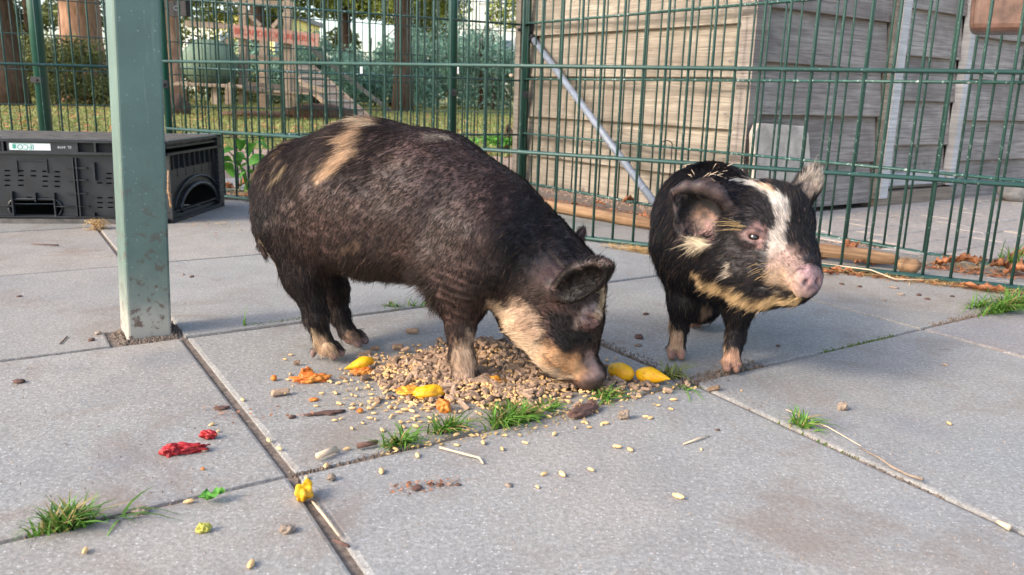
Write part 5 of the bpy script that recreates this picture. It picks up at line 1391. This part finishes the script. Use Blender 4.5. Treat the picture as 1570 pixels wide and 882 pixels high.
# thick twig pieces in the joint
def stick(pts, r, label, mat='twig', name='twig', n=7):
    mb = MB(); mb.tube(pts, r, n); return mb.obj(name, M[mat], None, True, label=label, cat='twig')
stick([P(486, 700, .005), P(515, 688, .005)], [.0030, .0033], 'pale round twig stub in the joint left of the grass tufts')
stick([P(548, 684, .004), P(578, 678, .004), P(580, 678, .004)], [.0028, .0026, .0015], 'brown twig piece lying in the joint beside the left grass tuft', 'brown_bit')
stick([P(674, 686, .002), P(715, 697, .003), P(735, 702, .002), P(741, 711, .001)], [.0011]*4, 'bent pale straw lying on the slab in front of the grass tufts')
stick([P(1048, 681, .001), P(1070, 673, .002), P(1089, 668, .001)], [.0007, .0012, .0006], 'small pale straw on the large front slab')
stick([P(1205, 628, .003), P(1270, 655, .004), P(1320, 684, .003)], [.0007, .0006, .0005], 'long thin dry stem lying along the joint at the right')
stick([P(1318, 686, .002), P(1350, 703, .003), P(1368, 716, .003), P(1392, 728, .003), P(1415, 735, .004)], [.0007, .001, .0014, .0011, .0019], 'knobbly dry root lying along the joint at the right', 'pebble')
stick([P(478, 768, .001), P(490, 782, .002), P(498, 792, .002), P(520, 822, .002)], [.0008, .0014, .0012, .0008], 'dry stalk lying in the joint in front of the yellow scrap')
stick([P(512, 828, .003), P(535, 838, .004)], [.0016, .0012], 'brown twig across the joint at the bottom', 'brown_bit')
stick([P(1530, 800, .003), P(1549, 810, .003)], [.0018, .0028], 'pale splinter in the joint at the lower right edge')
stick([P(92, 527, .001), P(103, 516, .001)], [.0008, .0008], 'thin dark twig on the slab left of the green post', 'brown_bit')
stick([P(48, 374, .002), P(90, 376, .003)], [.001, .0015], 'brown stem in front of the crate', 'brown_bit')
for (x0, y0, x1, y1, h0, h1_) in ((258, 262, 262, 318, .11, .0), (255, 290, 263, 300, .06, .02)):
    a = CF-cx*.0+nf*.02; stick([D(x0, y0, 1.95), D((x0+x1)/2-2, (y0+y1)/2, 1.94), D(x1, y1, 1.94)], [.002, .003, .0025], 'brown straw hanging down the crate corner beside the green post' if h0 > .1 else 'short brown straw caught on the crate corner', 'log')

# peppers and scraps
def scrap(x, y, size, mat, label, cat, rot=0, seed=1, rough=.3, shape=None, name='pepper', z=None, tilt=(0, 0), freq=2.):
    p = P(x, y); me = blob(name, M[mat], size, seed, 4, rough, freq, shape); zz = float(heap(p[0], p[1]))*.6+size[2]*.8 if z is None else z
    return link(name, me, None, loc=(p[0], p[1], zz), rot=(tilt[0], tilt[1], rot), label=label, cat=cat)
taper = lambda q: Vector((q.x, q.y*(1-.42*(q.x+1)/2), q.z*(1-.42*(q.x+1)/2)))
taper2 = lambda q: Vector((q.x, q.y*(1-.75*max(0, (q.x+.2)/1.2)), q.z*(1-.75*max(0, (q.x+.2)/1.2))))
scrap(951, 582, (.0185, .0115, .0112), 'yellow', 'glossy whole yellow pepper, left one of the pair beside the big pig\'s snout', 'pepper', -.75, 1, .05, None, 'yellow_pepper')
scrap(1000, 588, (.0215, .0115, .0112), 'yellow', 'yellow pepper tapering to a point, right one of the pair below the small pig', 'pepper', -.42, 2, .05, taper2, 'yellow_pepper')
scrap(551, 567, (.020, .0088, .0085), 'yellow', 'yellow pepper half by the big pig\'s hind hooves', 'pepper', .58+3.14, 3, .08, taper2, 'yellow_pepper', tilt=(0, .15))
scrap(556, 574, (.013, .006, .004), 'orange', 'torn orange flesh under the yellow pepper half', 'pepper flesh', .3, 4, .7, None, 'pepper_flesh', freq=3.)
scrap(657, 611, (.018, .0085, .0078), 'yellow', 'yellow pepper piece at the left front of the feed heap', 'pepper', .35, 5, .18, None, 'yellow_pepper')
scrap(632, 606, (.013, .017, .004), 'pulp', 'torn yellow pulp beside the pepper piece at the heap', 'pulp', .5, 6, .8, None, 'pulp', freq=2.6)
scrap(752, 596, (.016, .009, .005), 'pulp', 'mashed orange yellow pulp right of the big pig\'s front hoof', 'pulp', 0, 7, .7, None, 'pulp', freq=3.)
scrap(680, 630, (.008, .008, .007), 'orange', 'small orange red scrap in front of the heap above the grass', 'pepper flesh', 0, 8, .6, None, 'pepper_flesh')
scrap(477, 585, (.018, .0065, .0055), 'orange', 'torn orange pepper flesh with pale seeds left of the heap', 'pepper flesh', .25, 9, .8, None, 'pepper_flesh', freq=2.8)
scrap(470, 578, (.008, .005, .006), 'orange', 'raised flap of the orange pepper flesh', 'pepper flesh', 1, 19, .8, None, 'pepper_flesh', freq=2.8)
scrap(420, 583, (.0035, .0035, .0035), 'orange', 'tiny round orange bit at the far left of the scraps', 'pepper flesh', 0, 10, .1, None, 'pepper_flesh')
scrap(481, 614, (.005, .003, .0015), 'orange', 'small flat orange flake on the slab', 'pepper flesh', .5, 11, .5, None, 'pepper_flesh')
scrap(552, 632, (.004, .003, .002), 'orange', 'small orange crumb among the grains in front of the heap', 'pepper flesh', .5, 12, .5, None, 'pepper_flesh')
scrap(288, 693, (.0165, .0052, .0042), 'red', 'long crumpled red pepper skin on the left front slab', 'pepper skin', .33, 13, .8, None, 'red_pepper_skin', freq=2.8)
scrap(262, 697, (.007, .006, .006), 'red', 'curled end of the red pepper skin', 'pepper skin', .3, 14, .7, None, 'red_pepper_skin')
scrap(320, 672, (.008, .004, .0045), 'red', 'small red pepper scrap above the long red skin', 'pepper skin', .1, 15, .5, None, 'red_pepper_skin')
scrap(311, 720, (.002, .0015, .001), 'orange', 'tiny orange speck below the red skin', 'pepper flesh', 0, 16, .4, None, 'pepper_flesh')
scrap(467, 764, (.0072, .0115, .0075), 'yellow', 'crumpled yellow pepper scrap lying on the slab joint in front', 'pepper', .1, 44, .5, None, 'yellow_pepper', freq=1.5)
scrap(312, 815, (.0048, .004, .0038), 'bud', 'small olive yellow bud on the lower left slab', 'bud', .4, 18, .7, None, 'bud', freq=2.2)
scrap(508, 736, (.0038, .0036, .0034), 'pebble', 'round brown pebble right of the yellow scrap', 'pebble', 0, 21, .3, None, 'pebble')
scrap(440, 816, (.0062, .004, .0034), 'pebble', 'angular brown pebble on the lower left slab', 'pebble', .4, 22, .5, None, 'pebble')
scrap(957, 642, (.0065, .0045, .0055), 'pebble', 'small brown pebble on the big front slab', 'pebble', .4, 23, .6, None, 'pebble')
scrap(1291, 628, (.006, .005, .005), 'pebble', 'small brown pebble on the right slab', 'pebble', .1, 24, .5, None, 'pebble')
scrap(124, 785, (.004, .004, .003), 'pebble', 'small crumb of earth beside the lower left grass tuft', 'pebble', .1, 25, .5, None, 'pebble')
scrap(216, 786, (.006, .005, .003), 'pebble', 'brown crumb in the lower left joint', 'pebble', .1, 26, .5, None, 'pebble')
for i, (x, y, s) in enumerate(((1381, 452, .005), (1409, 453, .0045), (1422, 459, .004), (1356, 461, .003), (1318, 440, .004), (1290, 436, .004), (1370, 442, .006), (990, 482, .004), (979, 518, .006), (978, 530, .004), (1193, 531, .003), (294, 425, .004), (280, 422, .003), (30, 586, .005), (140, 522, .004), (313, 690, .004), (660, 743, .0025), (675, 744, .0025), (690, 743, .0022), (702, 744, .0022), (640, 750, .004), (1450, 560, .003), (600, 610, .004), (448, 640, .003), (780, 745, .003), (1100, 660, .002), (30, 455, .003), (150, 512, .004), (1460, 455, .003))):
    p = P(x, y); me = blob('dirt_crumb', M['brown_bit'] if i % 3 else M['pebble'], (s*1.3, s, s*.5), i, 2, .6, 2.5)
    link('dirt_crumb', me, None, loc=(p[0], p[1], s*.25), rot=(0, 0, i), label='small dark crumb of dirt lying on the slabs', cat='dirt crumb', group='dirt crumbs on the slabs')
mb = MB()
for k in range(1100):
    x = rg.uniform(-20, 1590); y = 380+500*rg.random()**1.2; p = P(x, y); s = rg.uniform(.0004, .0011)
    mb.add([p+s*np.array([math.cos(q*2.1+k), math.sin(q*2.1+k), 0])+up(-.0005) for q in range(3)]+[p+up(s)], [(0, 1, 3), (1, 2, 3), (2, 0, 3)])
mb.obj('grit', M['pebble'], None, kind='stuff', label='fine grit sprinkled over the slabs', cat='grit')
# stain-like thin wet patches of mash
for (x, y, sx_, sy_, lab) in ((500, 634, .018, .006, 'dark damp smear of mash left of the grass tufts'), (340, 626, .008, .005, 'dark damp smear near the joint')):
    p = P(x, y); link('mash_smear', blob('mash_smear', M['brown_bit'], (sx_, sy_, .0008), int(x), 3, .7, 2.), None, loc=(p[0], p[1], .0008), rot=(0, 0, .3), label=lab, cat='smear')

# grass tufts
def tuft(x, y, n, ln, spread, seed, label, mat='grass', wd=.0014, name='grass_tuft', along=None, droop=1.):
    r = random.Random(seed); mb = MB(); c = P(x, y)
    for k in range(n):
        off = np.array([r.gauss(0, spread), r.gauss(0, spread*.4), 0])
        if along is not None: off = along*r.gauss(0, 1)+np.array([r.gauss(0, .003), r.gauss(0, .003), 0])
        b = c+off+up(-.004); a = r.uniform(0, 6.28); L = ln*r.uniform(.4, 1.15); out = np.array([math.cos(a), math.sin(a), 0]); lean_ = r.uniform(.25, 1.1)*droop
        sd_ = np.array([-out[1], out[0], 0]); w = wd*r.uniform(.6, 1.2); pts = []
        for q in range(5):
            t = q/4; el = 1.45-lean_*t*.95
            pts.append(b+out*L*t*math.cos(el)*(1+.5*lean_)+up(L*t*math.sin(max(.1, el))*(1-.25*t*lean_)))
        vs = []
        for q, p in enumerate(pts): ww = w*(1-q/4)**.7+.00008; vs += [p-sd_*ww, p+sd_*ww+up(ww*.4)]
        mb.add(vs, [(2*q, 2*q+1, 2*q+3, 2*q+2) for q in range(4)], r.random())
    return mb.obj(name, M[mat], None, label=label, cat='grass tuft' if mat == 'grass' else 'straw', group='grass tufts in the slab joints' if mat == 'grass' else None)
jl = e1/np.linalg.norm(e1)
tuft(105, 808, 230, .030, .011, 1, 'bright green grass tuft in the lower left joint', along=jl*.008, droop=.8)
tuft(185, 795, 8, .03, .006, 11, 'few long trailing grass blades right of the lower left tuft', droop=1.5)
tuft(612, 680, 120, .026, .008, 2, 'leftmost grass tuft in front of the feed heap', along=jl*.007)
tuft(682, 660, 110, .027, .008, 3, 'second grass tuft from the left in front of the feed heap', along=jl*.007)
tuft(785, 645, 260, .030, .014, 4, 'widest grass tuft in front of the feed heap beneath the big pig\'s head', along=jl*.014)
tuft(840, 625, 60, .020, .010, 12, 'thin grass wisps between the wide tuft and the curled dry leaf', along=jl*.01, droop=1.3)
tuft(930, 608, 90, .022, .010, 5, 'flat grass tuft in front of the big pig\'s snout', along=jl*.010, droop=1.4)
tuft(1030, 578, 70, .030, .008, 6, 'yellowish grass tuft beside the pointed yellow pepper', mat='lawn_grass', along=jl*.007)
tuft(1045, 598, 18, .022, .006, 13, 'few green blades lying flat in front of the pointed yellow pepper', droop=1.6)
tuft(1228, 652, 60, .026, .007, 7, 'small grass tuft in the joint on the right', along=np.array([-.3, .7, 0])*.008, droop=1.2)
tuft(600, 470, 40, .018, .006, 8, 'small grass tuft under the big pig\'s belly')
tuft(375, 499, 4, .034, .002, 9, 'single upright grass blades in the joint right of the green post', droop=.4)
tuft(640, 468, 20, .03, .01, 14, 'thin flat grass blades under the big pig\'s chest', along=jl*.02, droop=1.6)
tuft(1545, 476, 420, .050, .02, 10, 'large bright grass clump at the right edge by the fence foot', along=jl*.035, wd=.0014)
tuft(1500, 470, 40, .050, .01, 15, 'long dark grass blades reaching left from the big clump', along=jl*.02, droop=1.6)
tuft(1552, 402, 60, .06, .012, 16, 'tall grass blades growing behind the fence at the right edge', wd=.0016)
tuft(720, 250, 200, .05, .06, 17, 'rough grass edge behind the fence above the big pig\'s back') if False else None
# little green leaf
def leafshape(L, w, curl, mat, name, seed=1, n=7, fold=.3):
    r = random.Random(seed); mb = MB(); vs = []; fs = []
    for i in range(n):
        t = i/(n-1); ww = w*math.sin(math.pi*min(1, t*.92+.05))**.8*(1+r.uniform(-.12, .12)); z = curl*math.sin(t*math.pi*.9)*L+r.uniform(-.03, .03)*L*curl
        for s in (-1, -.5, 0, .5, 1): vs.append((L*(t-.5), ww*s, z+abs(s)*fold*ww+r.uniform(-.05, .05)*w))
    for i in range(n-1):
        for q in range(4): a = i*5+q; fs.append((a, a+1, a+6, a+5))
    me = mesh(name, vs, fs, M[mat], True); at = me.attributes.new('tone', 'FLOAT', 'POINT'); tn = r.uniform(.2, .9); at.data.foreach_set('value', [min(1, max(0, tn+r.uniform(-.15, .15))) for _ in vs]); return me
for (dx, a) in ((-8, 2.8), (7, .3), (0, 1.2)):
    pass
def crumpled(L, w, curl, mat, name, seed, nu=13, nv=9):
    r = random.Random(seed); vs = []; fs = []; ph = [r.uniform(0, 6) for _ in range(8)]; fr = [r.uniform(2, 7) for _ in range(6)]; tn = r.uniform(.15, .85); tone = []
    for i in range(nu):
        t = i/(nu-1); lobes = 1+.28*math.sin(t*19+ph[0])+.15*math.sin(t*31+ph[1])
        ww = w*max(.06, math.sin(math.pi*min(1, t*.9+.06)))**.6*lobes
        for j in range(nv):
            q = -1+2*j/(nv-1); roll = curl*1.9*q
            y = ww*math.sin(roll)/max(.2, curl*1.9); z = ww*(1-math.cos(roll))/max(.2, curl*1.9)
            z += w*.22*(math.sin(fr[0]*t*3+ph[2]+q*fr[1])+.6*math.sin(fr[2]*q*2+ph[3]+t*fr[3]*3))+.35*w*math.sin(t*3.1+ph[4])
            vs.append((L*(t-.5)*(1-.08*q*q)+w*.1*math.sin(q*5+ph[5]), y+w*.12*math.sin(t*9+ph[6]), z)); tone.append(min(1, max(0, tn+.3*math.sin(t*7+ph[7])*math.cos(q*3)+r.uniform(-.1, .1))))
    for i in range(nu-1):
        for q in range(nv-1): a = i*nv+q; fs.append((a, a+1, a+nv+1, a+nv))
    mz = min(v[2] for v in vs); vs = [(a, b, c-mz) for a, b, c in vs]
    me = mesh(name, vs, fs, M[mat], True); at = me.attributes.new('tone', 'FLOAT', 'POINT'); at.data.foreach_set('value', tone); return me
def dryleaf(x, y, L, w, curl, rot, label, seed, z=.002, tilt=(0, 0), mat='dryleaf', fold=.5, zc=None):
    p = P(x, y) if zc is None else D(x, y, zc)
    o = link('dry_leaf', crumpled(L*1.1, w*1.15, .45+curl*.5, mat, 'dry_leaf', seed), None, loc=(p[0], p[1], p[2]+z*.3), rot=(tilt[0]*.5, tilt[1]*.6, rot-.45), label=label, cat='leaf', group='dry fallen leaves')
    m = o.modifiers.new('s', 'SOLIDIFY'); m.thickness = .0007; return o
scrap(893, 637, (.020, .0065, .006), 'brown_bit', 'curled dark brown leaf in front of the big pig\'s snout', 'leaf', .72, 31, .45, None, 'dry_leaf', freq=2.)
scrap(908, 628, (.006, .006, .006), 'brown_bit', 'rolled tip of the dark brown leaf', 'leaf', .2, 32, .4, None, 'dry_leaf')
mb_ = crumpled(.020, .0065, .5, 'weed', 'green_leaf', 3); link('green_leaf', mb_, None, loc=P(325, 765, .003), rot=(0, 0, .35), label='small green weed leaf in the lower left joint', cat='leaf')
LS = ((1245, 396, .07, .02, .3, .2, 'orange brown leaf under the log nearest the small pig\'s snout', 1), (1303, 390, .05, .022, .5, 1.3, 'folded orange leaf wrapped over the log behind the fence', 2), (1345, 405, .075, .02, .35, .3, 'large orange brown leaf propped against the short log', 3), (1325, 408, .05, .014, .3, .1, 'brown leaf lying flat under the logs', 4),
      (1447, 410, .05, .018, .5, .2, 'curled pale brown leaf right of the short log', 5), (1480, 408, .06, .02, .5, -.2, 'curled orange brown leaf in the straw at the right', 6), (1500, 402, .04, .016, .7, .3, 'rolled reddish leaf standing up in the straw at the right', 7), (1535, 418, .05, .02, .6, .2, 'crumpled dark and tan leaf near the right edge', 8), (1560, 425, .06, .025, .5, 0, 'orange leaf pressed against the fence at the right edge', 9),
      (1562, 400, .06, .02, .5, .4, 'orange brown leaf among the tall grass at the right edge', 10), (1505, 447, .09, .014, .2, -.1, 'long reddish brown leaf lying in front of the fence foot at the right', 11), (965, 312, .05, .02, .6, .5, 'upright orange leaf at the foot of the steel brace', 12), (920, 316, .04, .012, .3, 0, 'brown leaf lying on the soil behind the long log', 13), (990, 342, .05, .02, .4, .3, 'orange leaf at the end of the long log', 14), (880, 316, .03, .012, .3, 0, 'small brown leaf behind the long log', 15), (350, 290, .05, .02, .5, .3, 'brown leaf at the crate\'s right rear foot', 16), (372, 288, .05, .02, .5, 1.3, 'pale brown leaf on the soil under the weed', 17), (1290, 418, .05, .01, .2, .1, 'flat dark brown leaf in front of the fence foot', 18), (1270, 422, .03, .01, .3, .7, 'small dark leaf by the fence foot under the small pig\'s snout', 19))
for (x, y, L, w, cu_, ro, lab, sd_) in LS: dryleaf(x, y, L*.75, w*.8, cu_, ro, lab, sd_, z=.005, tilt=(U(-.5, .5), U(-.2, .2)))
# straw
def strawpile(x, y, n, ln, sx_, sy_, seed, label, h=.01):
    r = random.Random(seed); c = P(x, y); mb = MB()
    for k in range(n):
        p = c+fd*r.gauss(0, sx_)+fn*r.gauss(0, sy_)+up(r.uniform(.0, h)); a = r.gauss(0, .7); v = np.array([fd[0]*math.cos(a)-fd[1]*math.sin(a), fd[0]*math.sin(a)+fd[1]*math.cos(a), r.uniform(-.1, .15)])*ln*r.uniform(.3, 1)
        w = r.uniform(.0003, .0008); s_ = np.array([-v[1], v[0], 0]); s_ = s_/(np.linalg.norm(s_)+1e-9)*w
        q = p+v*.5+up(r.uniform(-.002, .004)); mb.add([p-s_, p+s_, q+s_, q-s_, p+v+s_, p+v-s_], [(0, 1, 2, 3), (3, 2, 4, 5)], r.random())
    return mb.obj('straw', M['dry_grass'], None, kind='stuff', label=label, cat='straw')
strawpile(1400, 430, 700, .035, .15, .016, 1, 'dry straw and stems strewn along the fence foot on the right', .006)
strawpile(1480, 410, 500, .03, .10, .03, 2, 'dry straw among the leaves at the right', .01)
strawpile(980, 386, 500, .025, .045, .012, 3, 'straw heap at the fence foot behind the small pig', .01)
strawpile(148, 351, 320, .022, .010, .010, 4, 'small ball of straw in front of the crate left of the green post', .022)
strawpile(300, 340, 60, .04, .05, .03, 5, 'loose straw on the slabs right of the crate', .004)
strawpile(375, 300, 160, .04, .04, .03, 6, 'straw and dead stems under the weed behind the big pig', .02)
strawpile(1330, 330, 60, .05, .2, .03, 7, 'dry stems along the foot of the shed', .006)
stick([P(1257, 404, .01), P(1335, 414, .012), P(1372, 428, .006), P(1440, 430, .004)], [.0016, .0015, .0013, .001], 'long bent pale stalk leaning through the fence foot', 'twig')
def litter(pts_, n, sg, seed, label, size=(.003, .010), mat='dryleaf'):
    r = random.Random(seed); mb = MB()
    for k in range(n):
        i = r.randrange(len(pts_)-1); a, b = P(*pts_[i]), P(*pts_[i+1]); t = r.random(); c = a+(b-a)*t+np.array([r.gauss(0, sg), r.gauss(0, sg), r.uniform(0, .004)])
        s_ = r.uniform(*size)*r.random()**.5; an = r.uniform(0, 6.28); u = np.array([math.cos(an), math.sin(an), r.uniform(-.3, .5)])*s_; v = np.array([-math.sin(an), math.cos(an), r.uniform(-.3, .5)])*s_*r.uniform(.3, .8)
        mb.add([c-u, c-v*.8+u*.2, c+u, c+v], [(0, 1, 2), (0, 2, 3)], r.random())
    return mb.obj('leaf_litter', M[mat], None, kind='stuff', label=label, cat='leaf litter')
litter([(1250, 415), (1420, 432), (1570, 452)], 500, .012, 41, 'crumbled leaf litter under the fence foot at the right')
litter([(1410, 408), (1570, 425)], 500, .022, 42, 'crumbled leaf litter between the two fences at the right')
litter([(830, 305), (1010, 335)], 400, .016, 43, 'crumbled leaf litter on the soil behind the long log')
litter([(335, 300), (400, 300)], 300, .03, 44, 'crumbled leaf litter beside the crate under the weed')
litter([(960, 380), (1010, 388)], 200, .015, 45, 'crumbled leaf litter at the fence foot between the pigs', size=(.002, .006))
litter([(265, 345), (400, 345), (300, 370)], 200, .03, 46, 'bits of dead stem on the slabs right of the crate', size=(.001, .004))
litter([(600, 690), (800, 660), (960, 612)], 350, .008, 47, 'husks and chaff in the joint in front of the feed heap', size=(.001, .004), mat='dry_grass')
litter([(600, 600), (760, 560), (900, 600)], 900, .04, 48, 'husks and chaff over the feed heap', size=(.001, .0045), mat='dry_grass')
litter([(600, 752), (700, 742)], 160, .006, 50, 'thin trail of brown dirt on the big front slab', size=(.0008, .003), mat='dryleaf')
litter([(330, 628), (360, 640), (500, 636)], 120, .008, 51, 'brown crumbs left of the feed', size=(.0008, .003))
litter([(460, 580), (600, 620), (760, 640)], 300, .03, 49, 'scattered chaff round the orange scraps', size=(.0008, .003), mat='dry_grass')
# broad leaved weed behind the crate
wd_ = empty('weed_plant', P(385, 290), 'broad leaved green weed growing behind the fence between crate and big pig', 'weed')
rw = random.Random(12); 
for k, (x, y, s) in enumerate(((352, 238, .05), (368, 225, .05), (392, 215, .055), (388, 232, .05), (350, 262, .05), (372, 255, .06), (395, 250, .055), (360, 275, .05), (380, 272, .05), (375, 290, .04), (398, 228, .05), (345, 250, .045), (402, 270, .05), (366, 246, .05), (384, 262, .06))):
    p = D(x, y, 2.62+rw.uniform(-.06, .1)); me = leafshape(s*1.25, s*.32, .3, 'weed', 'leaf', k, 8, .25)
    o = link('leaf', me, wd_); o.matrix_parent_inverse = Matrix.Translation(-wd_.location); o.location = V3(p); o.rotation_euler = (rw.uniform(-.9, .9), rw.uniform(-.9, .5), rw.uniform(0, 6.28))
mb = MB(); b = P(382, 296)
for k in range(5): e = D(345+k*14, 225+rw.uniform(0, 25), 2.64); mb.tube([b, (b+e)/2+np.array([.01, 0, .02]), e], [.004, .003, .0015], 6)
mb.obj('stem', M['weed'], wd_, True)
bush('rough_grass', 'leafy green undergrowth behind the fence post above the big pig\'s back', 'undergrowth', P(770, 225), .12, .10, .08, M['weed'], 700, .018, 61, 8, z0=0)
